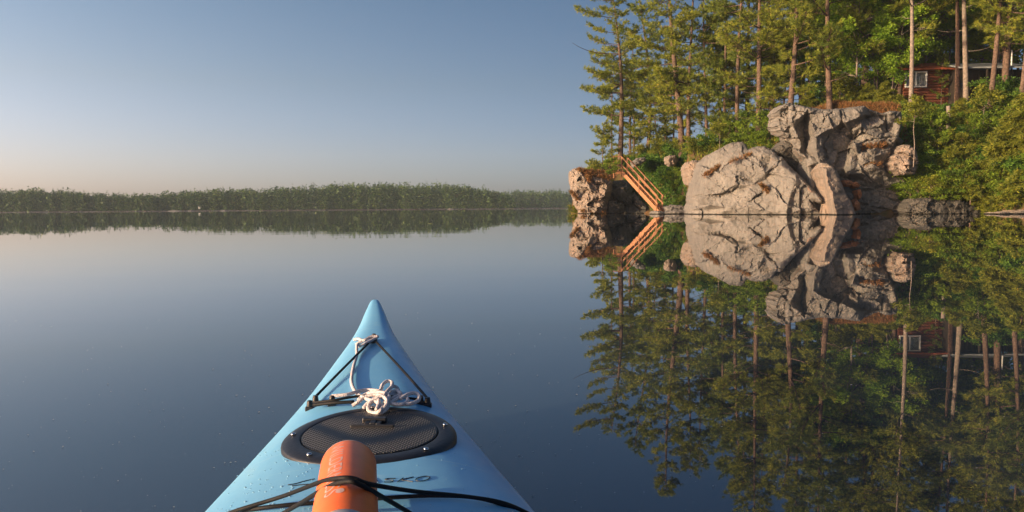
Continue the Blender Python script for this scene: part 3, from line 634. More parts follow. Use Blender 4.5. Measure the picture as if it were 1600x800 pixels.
def broadleaf(name, H, tr, seed, m, R_=2.6, n_cl=46, n_lf=230, leaf=.15, bare=.3, bark=None, clr=.75, multi=1, zsq=1.0):
    rr = np.random.RandomState(seed); ra = random.Random(seed); root = empty(name)
    mb = MB(); br = MB(); tips = []
    for t_ in range(multi):
        a0 = ra.uniform(0, 6.28); sp = 0 if multi == 1 else R_ * .35
        pts = [Vector((cos(a0) * sp * u + ra.uniform(-.1, .1) * H * .1, sin(a0) * sp * u + ra.uniform(-.1, .1) * H * .1, H * .92 * u - (.4 if u == 0 else 0))) for u in (0, .25, .5, .75, 1)]
        pts = spline(pts, 3); mb.tube(pts, [tr * (1 - .88 * i / (len(pts) - 1)) for i in range(len(pts))], 7)
        for k in range(n_cl // multi):
            u = bare + (1 - bare) * ra.random() ** .8; f = u * (len(pts) - 1); j = min(len(pts) - 2, int(f)); b = pts[j].lerp(pts[j + 1], f - j)
            uu = (u - bare) / (1 - bare); L = R_ * ra.uniform(.35, 1.05) * (math.sqrt(max(.05, 1 - (uu * 1.25 - .35) ** 2)))
            az = ra.uniform(0, 6.28); e = b + Vector((cos(az) * L, sin(az) * L, L * ra.uniform(.1, .55)))
            mid = b.lerp(e, .5) + Vector((0, 0, L * .08)); br.tube([b, mid, e], [tr * .25 * (1 - u * .6) + .01, tr * .12 + .006, .008], 4, False); tips.append(e); tips.append(mid.lerp(e, .4))
    mb.build('trunk', bark or M['bark'], root, smooth=True); br.build('branches', bark or M['bark'], root)
    tips = np.array([tuple(t) for t in tips]); n = len(tips)
    cs = clr * rr.uniform(.5, 1.15, (n, 1)); k = n_lf // 2
    Pt = np.repeat(tips, k, 0) + rr.normal(0, .42, (n * k, 3)) * np.repeat(cs, k, 0) * np.array([1, 1, .6 * zsq])
    Pt[:, 2] = np.maximum(Pt[:, 2], .05)
    V, Fc = quads(Pt, leaf, rr); t = np.repeat(rr.uniform(0, 1, n), k) * .6 + rr.uniform(0, .4, n * k)
    mk('crown', V, Fc, m, root, tint=np.repeat(t, 4)); return root

def spruce_bush(name, H, seed, m, R_=1.8, n=60):
    """dense low conifer with flat drooping sprays"""
    rr = np.random.RandomState(seed); ra = random.Random(seed); root = empty(name); mb = MB(); br = MB(); T = []; D = []
    mb.tube([(0, 0, -.4), (ra.uniform(-.1, .1), ra.uniform(-.1, .1), H * .5), (0, 0, H)], [.07 * H / 4 + .02, .05, .01], 6); mb.build('trunk', M['bark'], root)
    for i in range(n):
        u = ra.random() ** .8; h = H * (.06 + .92 * u); L = R_ * (1 - u) ** .7 * ra.uniform(.6, 1.1) + .2; az = ra.uniform(0, 6.28)
        d = Vector((cos(az), sin(az), 0)); s = Vector((-sin(az), cos(az), 0))
        pts = [Vector((0, 0, h)) + d * L * t + Vector((0, 0, -.30 * L * t * t + .12 * L * t)) for t in (0, .33, .66, 1)]; br.tube(pts, [.02, .015, .01, .005], 4, False)
        k = max(3, int(L / .16))
        for j in range(k):
            t = (j + .6) / k; p_ = Vector((0, 0, h)) + d * L * t + Vector((0, 0, -.30 * L * t * t + .12 * L * t)); wl = .45 * L * (1.15 - t)
            for q_ in range(3):
                for s_ in (-1, 1):
                    T.append(p_ + s * s_ * wl * (q_ + .3) / 3 * ra.uniform(.7, 1.1) + Vector((0, 0, ra.uniform(-.06, .06)))); D.append(d * .8 + s * s_ * .6 + Vector((0, 0, -.15)))
    br.build('branches', M['bark'], root)
    V, Fc, t = blades(np.array([tuple(a) for a in T]), np.array([tuple(a) for a in D]), 6, .22, .060, .45, rr)
    mk('crown', V, Fc, m, root, tint=t); return root

def place(o, px, v, label, cat, group=None, rz=0, s=1.0, tx=0, ty=0, up=0.0, sz=None):
    o.location = G(px, v, up); o.rotation_euler = (R(ty), R(tx), rz); o.scale = (s, s, sz or s)
    o['label'] = label; o['category'] = cat
    if group: o['group'] = group
    return o

PG = 'tall white pines on the headland'
# hero pines: (px, v, height, trunk radius, lean metres at top, bare, Lmax, ...)
dead_arm = [(11.7, 3.22, 4.9, -.02, False), (12.5, 3.1, 2.9, .10, False), (10.9, 3.5, 3.4, -.22, False)]
heroes = [
 (969, 4.5, 18.4, .36, -1.0, .31, 3.6, dict(bias=(pi, .2), whorl=.95, extra=dead_arm + [(15.2, 3.2, 3.9, .10, True), (16.9, 3.0, 3.7, .12, True), (7.9, 3.1, 3.8, -.02, True), (9.3, 3.3, 3.3, 0, True), (5.6, 3.1, 3.9, .05, True)]), 'tall pine with a dead bare limb reaching left, leftmost big trunk above the stairs'),
 (1011, 6.5, 19.0, .25, -.6, .14, 3.6, dict(whorl=.9), 'slim pine directly right of the top of the stairs, second big trunk from the left'),
 (1066, 5.0, 20.5, .37, -.9, .16, 3.8, dict(whorl=.9), 'thick brown pine trunk above the small pale stone, left one of a close pair'),
 (1076, 6.5, 18.5, .26, -.2, .14, 3.4, dict(whorl=1.0), 'thinner pine, right one of a close pair above the dark gully'),
 (1104, 8.0, 17.5, .20, -.4, .16, 3.4, dict(whorl=1.1), 'slender pine with slanting trunk and sky on both sides, left of the dome boulder'),
 (1184, 6.0, 21.5, .30, 0, .14, 3.9, dict(whorl=.95), 'straight sun-streaked pine rising behind the crest of the dome boulder'),
 (1231, 4.2, 17.5, .33, -.9, .24, 3.8, dict(whorl=.95), 'dark leaning pine rooted at the left end of the cliff top'),
 (1295, 4.5, 19.0, .30, -.6, .22, 4.0, dict(whorl=.9), 'pine with brown trunk standing in the dry grass on the cliff top'),
 (1418, 4.8, 21.0, .22, .1, .36, 3.6, dict(whorl=1.0, bark=M['bark_light']), 'pale straight trunk in front of the left end of the red cabin'),
 (1490, 8.5, 20.0, .23, -.3, .36, 3.8, dict(whorl=1.0), 'dark trunk in front of the gap between the two cabin roofs'),
 (1505, 8.0, 21.0, .26, -.5, .38, 3.8, dict(whorl=1.0, bark=M['bark_light']), 'thick pale trunk just right of the red cabin'),
 (1538, 5.0, 20.0, .26, .5, .44, 3.6, dict(whorl=1.0, extra=[(8.6, -.1, 1.6, .1, False), (8.0, .1, 1.9, -.06, False), (7.2, 0, 1.2, -.1, False)]), 'thick trunk with white dead side limbs in front of the grey roofed cabin'),
 (1587, 6.0, 19.0, .23, -.2, .28, 3.8, dict(), 'dark trunk at the right end of the grey roofed cabin'),
]
hobj = []
for i, (px, v, H, tr, ln, ba, Lm, kw, lb) in enumerate(heroes):
    o = pine('pine_tree', H, tr, 100 + i, M['needle_dark'] if i % 3 == 1 else M['needle'], bare=ba, Lmax=Lm, lean=ln, **kw)
    place(o, px, v, lb, 'tree', PG); hobj.append(o)
# younger pines with low crowns (fresh meshes, then copied)
yp = [pine('young_pine', 9.5, .13, 201, M['needle'], bare=.12, Lmax=2.7, whorl=.6, dead=3),
      pine('young_pine', 8.0, .11, 202, M['needle'], bare=.10, Lmax=2.5, whorl=.55, dead=2),
      pine('young_pine', 11.5, .14, 203, M['needle_dark'], bare=.22, Lmax=2.8, whorl=.7, dead=4)]
yl = [(0, 942, 3.2, .72, .3, 'bushy young pine on top of the left rock, leaning out over the water'),
      (1, 925, 2.6, .50, 1.3, 'small pine sapling at the left tip of the headland'),
      (2, 956, 7.5, .95, 2.2, 'young pine filling in behind the leftmost big trunk'),
      (0, 990, 8.5, 1.0, 3.1, 'young pine behind the stair railing, between the first two big trunks'),
      (2, 1040, 9.0, 1.0, 4.4, 'young dark pine between the slim pine and the close pair of trunks'),
      (1, 1028, 7.5, .95, 5.0, 'low bushy pine right of the slim pine trunk'),
      (2, 1122, 11, .9, 1.1, 'thin young pine seen against the sky left of the dome boulder crest'),
      (1, 1052, 10, 1.1, .7, 'low pine behind the base of the thick brown trunk'),
      (0, 1207, 8.5, .95, 1.9, 'young pine just left of the cliff top behind the green shrubs'),
      (2, 1262, 10, .9, 2.7, 'young pine behind the left part of the cliff top'),
      (1, 1385, 14, .9, 3.6, 'young pine left of the cabin window'),
      (2, 1466, 9.5, .36, 2.0, 'small young pine in front of the red cabin wall'),
      (0, 1470, 19, 1.2, 4.1, 'young pine rising just behind the red cabin roof')]
used = set()
for k, px, v, s, rz, lb in yl:
    o = yp[k] if k not in used else copy_tree(yp[k]); used.add(k)
    place(o, px, v, lb, 'tree', 'young pines on the headland', rz, s)
# further pines: copies of the heroes, behind
more = [(4, 1131, 8.5, 1.0, 1, 0, 'slender pine trunk, right one of two thin trunks against the sky'), (3, 1125, 13, .86, 2.5, 2, 'slender pine trunk, left one of two thin trunks against the sky'),
        (1, 1151, 7.0, 1.02, 4, 0, 'dark narrow pine trunk midway between the dome boulder crest and the left sky gap'), (4, 1205, 9, 1.05, 5, 0, 'thin light brown pine trunk left of the leaning dark pine'),
        (2, 1345, 9, 1.0, 1.5, 0, 'pine behind the middle of the cliff top grass'), (5, 1400, 9, .95, 2.2, 0, 'reddish pine trunk left of the pale straight trunk by the cabin'),
        (6, 1563, 10, 1.05, .9, 0, 'dark narrow trunk in front of the grey cabin roof'), (7, 1322, 15, 1.0, 3.3, 0, 'tall pine in the back row above the bright birch leaves'),
        (2, 1250, 15, 1.0, 4.1, 0, 'tall pine in the back row behind the leaning dark pine'),
        (5, 1165, 14, .95, 2.9, 0, 'tall pine in the back row behind the dark narrow trunk'), (7, 1640, 6, 1.0, 2.0, 0, 'big pine just beyond the right edge, its boughs reaching into view'),
        (6, 1445, 20, 1.05, 1.1, 0, 'tall pine behind the roof of the red cabin'), (5, 1525, 22, 1.1, 5.1, 0, 'tall pine behind the roof of the grey roofed cabin'),
        (2, 1380, 18, 1.1, .6, 0, 'tall dark pine in the back row left of the cabin'), (7, 1600, 20, 1.1, 3.9, 0, 'tall pine in the back row at the right edge'), (3, 985, 12, .75, 5.6, 0, 'narrow pine in the back row left of the slim pine'),
        (0, 1285, 22, 1.15, 2.4, 0, 'tallest pine in the back row above the cliff'), (6, 1700, 12, 1.0, .2, 0, 'pine far right beyond the frame on the bank'), (5, 1760, 20, 1.0, 1.2, 0, 'second pine far right beyond the frame on the bank')]
for k, px, v, s, rz, tx, lb in more:
    o = copy_tree(hobj[k]); place(o, px, v, lb, 'tree', PG, rz, s, tx)

# broadleaf trees
bl = [broadleaf('broadleaf_tree', 10.5, .10, 301, M['leaf'], 3.0, 54, 240, .17, .18, M['bark_light']),
      broadleaf('broadleaf_tree', 8.5, .09, 302, M['leaf'], 2.6, 46, 220, .16, .15, M['bark_light'], multi=2),
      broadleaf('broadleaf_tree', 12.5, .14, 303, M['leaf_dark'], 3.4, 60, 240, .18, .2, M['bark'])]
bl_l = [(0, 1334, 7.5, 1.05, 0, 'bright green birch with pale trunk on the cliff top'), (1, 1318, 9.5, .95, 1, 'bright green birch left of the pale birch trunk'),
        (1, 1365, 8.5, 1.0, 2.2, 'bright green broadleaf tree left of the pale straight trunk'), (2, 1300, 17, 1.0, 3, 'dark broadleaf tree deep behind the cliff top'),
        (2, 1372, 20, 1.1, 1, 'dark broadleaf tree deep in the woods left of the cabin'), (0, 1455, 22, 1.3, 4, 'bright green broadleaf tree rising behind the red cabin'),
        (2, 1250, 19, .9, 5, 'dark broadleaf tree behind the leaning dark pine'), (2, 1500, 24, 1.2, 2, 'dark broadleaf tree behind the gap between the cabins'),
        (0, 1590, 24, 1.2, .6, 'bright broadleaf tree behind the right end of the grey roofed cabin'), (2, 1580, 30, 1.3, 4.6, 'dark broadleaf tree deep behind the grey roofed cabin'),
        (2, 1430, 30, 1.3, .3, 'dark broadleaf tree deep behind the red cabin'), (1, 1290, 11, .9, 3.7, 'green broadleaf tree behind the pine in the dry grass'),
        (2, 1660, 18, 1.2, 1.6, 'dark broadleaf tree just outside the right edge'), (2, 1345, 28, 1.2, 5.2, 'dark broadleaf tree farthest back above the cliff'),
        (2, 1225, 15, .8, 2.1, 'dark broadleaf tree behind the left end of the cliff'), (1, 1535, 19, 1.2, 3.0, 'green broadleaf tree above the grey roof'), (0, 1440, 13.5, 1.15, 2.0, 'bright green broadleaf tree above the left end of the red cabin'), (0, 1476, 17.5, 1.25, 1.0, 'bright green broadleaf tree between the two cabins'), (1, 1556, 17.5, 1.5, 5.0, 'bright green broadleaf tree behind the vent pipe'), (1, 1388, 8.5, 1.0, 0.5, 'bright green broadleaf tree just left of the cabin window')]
used = set()
for k, px, v, s, rz, lb in bl_l:
    o = bl[k] if k not in used else copy_tree(bl[k]); used.add(k); place(o, px, v, lb, 'tree', 'broadleaf trees behind the cliff', rz, s)

# shrubs
sb = [broadleaf('green_shrub', 2.3, .04, 401, M['leaf_shrub'], 1.3, 26, 150, .12, .05, clr=.5, multi=3),
      broadleaf('green_shrub', 1.7, .03, 402, M['leaf_dark'], 1.2, 24, 150, .12, .05, clr=.5, multi=3),
      spruce_bush('conifer_shrub', 2.8, 403, M['leaf_olive'], 1.5, 60),
      spruce_bush('conifer_shrub', 2.0, 404, M['leaf_olive'], 1.5, 50),
      broadleaf('olive_shrub', 1.8, .04, 405, M['leaf_olive'], 1.2, 24, 150, .11, .05, clr=.5, multi=3)]
sl_ = [  # kind, px, v, scale, label
 (0, 957, -1.2, .55, 'bright green shrub at the top landing of the stairs'), (4, 930, 2.2, .42, 'tiny olive shrub in the cleft of the left rock'), (4, 899, .4, .55, 'olive shrub hanging low on the left side of the left rock'),
 (1, 1005, 4.2, 1.0, 'dark shrub behind the middle of the stairs'), (1, 1022, 3.8, 1.1, 'dark shrub behind the lower stair railing'), (1, 1040, 3.2, 1.1, 'dark green shrub in the gully above the flat stones'),
 (0, 1058, 3.0, .85, 'bright green shrub down the right side of the gully'), (1, 1055, 4.6, 1.1, 'dark shrub high in the gully'), (0, 1064, 1.2, .6, 'low yellow-green shrub at the water beside the big boulder'),
 (4, 1000, 5.2, .9, 'olive shrub on the bank below the slim pine'), (4, 1030, 5.4, .9, 'olive shrub on the bank right of the slim pine'), (4, 1085, 4.8, 1.0, 'olive shrub on the mound above the small tan boulder'), (4, 1065, 5.2, .8, 'olive shrub at the foot of the close pair of pines'),
 (1, 1098, 5.4, 1.0, 'dark shrub behind the left shoulder of the dome boulder'), (0, 1112, 6.0, 1.0, 'bright shrub behind the thin sapling'), (0, 1135, 6.2, 1.15, 'dense green shrub behind the dome boulder crest, left one'),
 (0, 1165, 6.6, 1.2, 'bright green shrub behind the dome boulder crest, middle one'), (0, 1183, 6.0, 1.1, 'bright yellow-green shrub right of the dome boulder crest'), (0, 1200, 5.2, 1.0, 'yellow-green shrub left of the cliff'), (0, 1212, 3.8, .6, 'small green shrub in the cleft between dome boulder and cliff'),
 (1, 1150, 9, 1.3, 'dark shrub behind the bright shrubs at the crest'), (1, 1205, 8, 1.4, 'dark shrub behind the left end of the cliff'),
 (3, 1262, 8.0, .8, 'olive conifer shrub on the cliff top behind the dry grass'), (2, 1330, 7.5, .75, 'olive conifer shrub in the middle of the cliff top'), (3, 1352, 7.2, .9, 'olive conifer shrub above the overhanging block'), (2, 1380, 6.5, .8, 'olive conifer shrub at the right end of the cliff top'), (4, 1310, 7.5, 1.2, 'olive shrub under the pale birch'), (1, 1290, 8.5, 1.3, 'dark shrub behind the cliff top'), (1, 1370, 10, 1.5, 'dark shrub below the woods left of the cabin'),
 # right bank
 (0, 1420, 4.0, 1.0, 'leafy shrub under the pale straight trunk'), (0, 1442, 4.4, 1.15, 'leafy shrub below the cabin window'), (3, 1400, 6.5, .6, 'conifer shrub left of the pale straight trunk'), (0, 1425, 2.2, .8, 'green shrub beside the young tree at the cliff end'), (0, 1462, 4.4, 1.1, 'leafy shrub below the red cabin wall'),
 (0, 1422, .6, .95, 'bright leafy bough hanging over the shaded rock wall'), (0, 1438, .6, .85, 'second bright leafy bough over the shaded rock wall'), (0, 1410, 1.3, .55, 'small bright shrub at the right foot of the cliff'),
 (2, 1498, 5.2, 1.0, 'conifer shrub below the gap between the cabins'), (4, 1478, 3.6, 1.0, 'olive shrub high on the bank below the red cabin'), (3, 1450, 1.6, 1.0, 'conifer shrub just right of the young tree'), (0, 1470, .8, .9, 'green shrub low on the bank right of the bright boughs'), (2, 1500, 2.4, 1.0, 'big conifer shrub right of the weathered rock face'),
 (3, 1490, .7, .85, 'conifer spray hanging over the low dark rock wall'), (3, 1515, .6, .9, 'conifer spray low over the water near the tan shore stones'), (0, 1532, 4.0, 1.0, 'yellow-green shrub below the thick trunk with dead limbs'), (0, 1545, 3.0, .9, 'bright rounded shrub in the middle of the right bank'), (4, 1520, 3.0, 1.0, 'olive shrub between the conifer shrub and the bright rounded shrub'),
 (2, 1540, 1.6, .95, 'conifer shrub above the tan shore stones'), (2, 1575, 2.2, 1.35, 'large yellow-green conifer shrub at the right edge, lower one'), (2, 1600, 3.4, 1.5, 'large yellow-green conifer shrub at the right edge, upper one'), (3, 1590, .7, 1.1, 'conifer shrub over the tan shore stones at the right edge'), (0, 1570, 5.6, 1.0, 'leafy shrub below the grey roofed cabin'), (3, 1592, 6, .9, 'conifer shrub at the right end of the grey roofed cabin'),
 (2, 1630, 2.5, 1.5, 'conifer shrub just outside the right edge'), (1, 1550, 8, 1.2, 'dark shrub under the grey roofed cabin porch'), (4, 1560, 1.2, .8, 'olive shrub low on the bank near the shore stones'), (1, 1455, 2.8, .9, 'dark shrub in the hollow right of the young tree'), (1, 1510, 4.2, .9, 'dark shrub in the hollow below the conifer shrub'),
 (0, 1448, 1.6, 1.05, 'bright leafy shrub in the middle of the bank right of the young tree'), (0, 1492, 1.5, .9, 'bright leafy shrub next to the big conifer shrub'), (4, 1468, 2.0, .9, 'olive shrub growing below the green shrub of the middle bank'),
 (0, 1556, 1.0, 1.0, 'bright leafy shrub low at the water near the right edge'), (1, 1530, 2.4, 1.0, 'dark shrub in the middle of the right bank'), (0, 1515, 4.6, .9, 'leafy shrub under the thick pale trunk'), (1, 1595, 1.8, 1.0, 'dark shrub between the large yellow-green conifer shrubs'), (0, 1585, 4.4, 1.1, 'leafy shrub above the large conifer shrubs at the right edge'),
 (3, 1515, -.4, .8, 'conifer bough over the low dark wall, rightmost one'), (0, 1470, -.6, .75, 'bright leafy shrub reaching over the low dark wall, middle one'), (4, 1450, -.6, .8, 'olive shrub reaching over the low dark wall, left one'),
 (0, 1435, -.3, .7, 'leafy bough over the low dark wall, left one'), (0, 1455, 3.0, 1.1, 'leafy shrub where the bank rises right of the young tree'), (1, 1462, 1.6, 1.1, 'dark shrub low in the middle of the right bank'), (2, 1482, 1.4, 1.0, 'conifer shrub in the middle of the right bank'), (3, 1545, .2, .9, 'conifer shrub over the left shore stones'), (0, 1575, .5, .8, 'bright leafy shrub over the right shore stones'), (0, 1610, 1.5, 1.0, 'bright leafy shrub at the very right edge'),
 (0, 1500, -.3, .8, 'leafy bough over the low dark wall, right one'), (4, 1475, -.2, .8, 'olive bough over the low dark wall, middle one'),
 (2, 1670, 3.5, 1.6, 'conifer shrub farther outside the right edge'), (3, 1228, 5.4, .5, 'small conifer seedling at the foot of the leaning dark pine')]
used = set()
for k, px, v, s, lb in sl_:
    o = sb[k] if k not in used else copy_tree(sb[k]); used.add(k)
    place(o, px, v, lb, 'shrub', 'shrubs on the headland', rnd.uniform(0, 6.28), s * rnd.uniform(.94, 1.06), 0, 0, -.1)
# boughs that hang out over the cliff foot must sit higher than the slope there
for o in list(COL.objects):
    lb = o.get('label', '')
    if 'bright leafy bough' in lb: o.location.z += .9
    if 'conifer spray' in lb: o.location.z += .4
    if 'over the low dark wall' in lb: o.location.z = .9
    if 'top landing' in lb: o.location = P(953, 272, 69.2)
# saplings
sap = broadleaf('sapling', 3.6, .03, 451, M['leaf_olive'], .9, 16, 120, .11, .55, M['bark_light'], clr=.45)
place(sap, 1124, 2.0, 'thin sapling growing from a ledge of the dome boulder', 'tree', None, 0, .95, up=.0); sap.location = P(1124, 256, 60.2)
s2 = copy_tree(sap); place(s2, 1428, 1.2, 'slim young tree in front of the pale blocks at the cliff end', 'tree', None, 2.2, 1.2); s2.location = P(1427, 250, 52.2)
s3 = copy_tree(sap); place(s3, 1531, 4.0, 'twisted bare-stemmed birch sapling below the dead side limbs', 'tree', None, 1.2, 1.3, -8)
dt = MB(); dt.tube(spline([G(1476, 5), G(1476, 5, 1.2) + Vector((.1, 0, 0)), G(1477, 5, 2.3)], 3), [.17] * 3 + [.15] * 4, 8)
tag(dt.build('tree_stump', M['bark_light'], smooth=True), 'broken pale stump among the shrubs below the red cabin', 'stump')

# ------------------------------------------------------------------ heath, undergrowth (stuff)
def scatter(name, regs, n, ln, wd, m, label, cat, up=.35, spread=.5, seed=3):
    rr = np.random.RandomState(seed); T = []
    for (a, b, v0, v1, w) in regs:
        k = int(n * w); px = rr.uniform(a, b, k); v = rr.uniform(v0, v1, k); d = Sh(px) + v
        T.append(np.stack([(px - 800) / F * d, d, Zt(px, v) + fbm(np.stack([(px - 800) / F * d * .35, d * .35, px * 0], 1), 4) * .35 + rr.uniform(-.05, up, k)], 1))
    T = np.concatenate(T); D = np.tile([0, 0, .9], (len(T), 1)); V, Fc, t = blades(T, D, 6, ln, wd, spread, rr)
    o = mk(name, V, Fc, m, tint=t); tag(o, label, cat, kind='stuff'); return o
scatter('dry_grass', [(1236, 1356, 3.0, 6.5, .75), (1352, 1410, 3.4, 6.0, .2), (903, 962, 1.5, 4.0, .25)], 8500, .30, .05, M['heath'], 'rust coloured dry grass and heath along the rock tops', 'grass', .12, .6)
scatter('undergrowth', [(905, 1000, 4, 14, .12), (1000, 1225, 3.5, 16, .4), (1230, 1420, 5.5, 24, .22), (1400, 1660, 1.0, 14, .5)], 11000, .34, .09, M['leaf_olive'], 'olive brown undergrowth covering the forest floor', 'undergrowth', .35, .8, 5)
scatter('leafy_undergrowth', [(1000, 1225, 4, 16, .2), (1235, 1660, 7, 30, .5), (1400, 1660, .8, 10, .6), (975, 1072, 1.5, 5, .25)], 9000, .30, .13, M['leaf_dark'], 'dark green leafy undergrowth between the trunks', 'undergrowth', .6, 1.0, 6)
# tufts on ledges of the dome and cliff
rr = np.random.RandomState(9); T = []
for (a, b, c_, d_, dep, k) in [(1100, 275, 1128, 258, 59.5, 90), (1188, 288, 1200, 300, 55.6, 60), (1346, 231, 1386, 227, 54.4, 90), (1140, 254, 1175, 240, 57.6, 30), (1355, 258, 1380, 256, 54.2, 30), (908, 330, 945, 334, 73.0, 60), (916, 276, 922, 284, 73.2, 50), (892, 300, 903, 312, 73.6, 70), (903, 265, 925, 272, 73.8, 160), (922, 272, 955, 279, 73.9, 260), (910, 268, 950, 271, 74.6, 200)]:
    u = rr.uniform(0, 1, k)
    for t_ in u: T.append(tuple(P(a + (c_ - a) * t_ + rr.normal(0, 1), b + (d_ - b) * t_ + rr.normal(0, 1.2), dep + rr.uniform(-.2, .3))))
V, Fc, t = blades(np.array(T), np.tile([0, -.3, .8], (len(T), 1)), 8, .28, .05, .7, rr)
tag(mk('ledge_moss', V, Fc, M['heath'], tint=t), 'rusty moss and grass tufts on the rock ledges', 'moss', kind='stuff')

# ------------------------------------------------------------------ stairs
def stairs():
    root = empty('wooden_stairs', (0, 0, 0), 'orange cedar stairs with railings leading down to the water', 'stairs')
    B = PZ(1029, 333.5, .05); B = P(1029, 332.5, 66.5)
    top = P(971, 269, 69.8)
    run = Vector((top.x - B.x, top.y - B.y, 0)); L = run.length; dirv = run / L; wv = Vector((-dirv.y, dirv.x, 0)); wv = wv if wv.y > 0 else -wv
    wv = Vector((.62, .78, 0)) * 1.05
    rise = top.z - B.z; sl = (top - B)
    for s_ in (0, 1):
        MB().beam(B + wv * s_ + Vector((0, 0, .05)), top + wv * s_ + Vector((0, 0, .05)), .07, .34).build('stringer', M['wood'], root)
    n = 15; me = None
    for i in range(n):
        c = B + sl * ((i + .6) / n) + Vector((0, 0, .10)); a = c + wv * .04; b = c + wv * .96
        tr_ = MB().beam(a, b, .30, .045); o = tr_.build('tread', M['wood'], root)
        MB().beam(a + Vector((-.10, .02, -.12)), b + Vector((-.10, .02, -.12)), .03, .15).build('riser', M['wood'], root)
    rh = 1.28
    fr = [(.05, .0), (.50, .0), (1.0, .0)]
    for s_ in (0, 1):
        off = wv * s_ + Vector((0, -.06 if s_ == 0 else .06, 0))
        for t in (.06, .52, 1.0):
            b = B + sl * t + off; MB().beam(b + Vector((0, 0, -.15 if s_ == 0 else .05)), b + Vector((0, 0, rh + .05)), .10, .10, up=(0, 1, 0)).build('post', M['wood'], root)
        MB().beam(B + sl * .02 + off + Vector((0, 0, rh + .02)), top + off + Vector((0, 0, rh + .06)), .12, .07).build('handrail', M['wood'], root)
        MB().beam(B + sl * .03 + off + Vector((0, -.02, rh * .5)), top + off + Vector((0, -.02, rh * .5)), .05, .12).build('middle_rail', M['wood'], root)
    # landing with its own rails
    lx = -.75
    for k in range(3):
        a = top + Vector((-.12 - .22 * k, -.05, .12)); MB().beam(a, a + Vector((.62, .78, 0)) * 1.1, .20, .05).build('deck_board', M['wood'], root)
    MB().beam(top + Vector((0, 0, -.05)), top + Vector((lx, 0, -.05)), .07, .26).build('stringer', M['wood'], root)
    for k in (.0, -.68):
        a = top + Vector((k, -.05, 0)); 
        if k: MB().beam(a, a + Vector((0, 0, rh)), .09, .09, up=(0, 1, 0)).build('post', M['wood'], root)
        MB().beam(a + Vector((0, 0, -.5)), a + Vector((0, 0, -.1)), .10, .10, up=(0, 1, 0)).build('post', M['wood'], root)
    MB().beam(top + Vector((.05, -.05, rh + .06)), top + Vector((lx, -.05, rh + .1)), .11, .06).build('handrail', M['wood'], root)
    MB().beam(top + Vector((0, -.05, rh * .5)), top + Vector((lx, -.05, rh * .5)), .05, .11).build('middle_rail', M['wood'], root)
    MB().beam(top + wv + Vector((0, .05, rh + .06)), top + Vector((0, -.05, rh + .06)), .11, .06).build('handrail', M['wood'], root)
stairs()

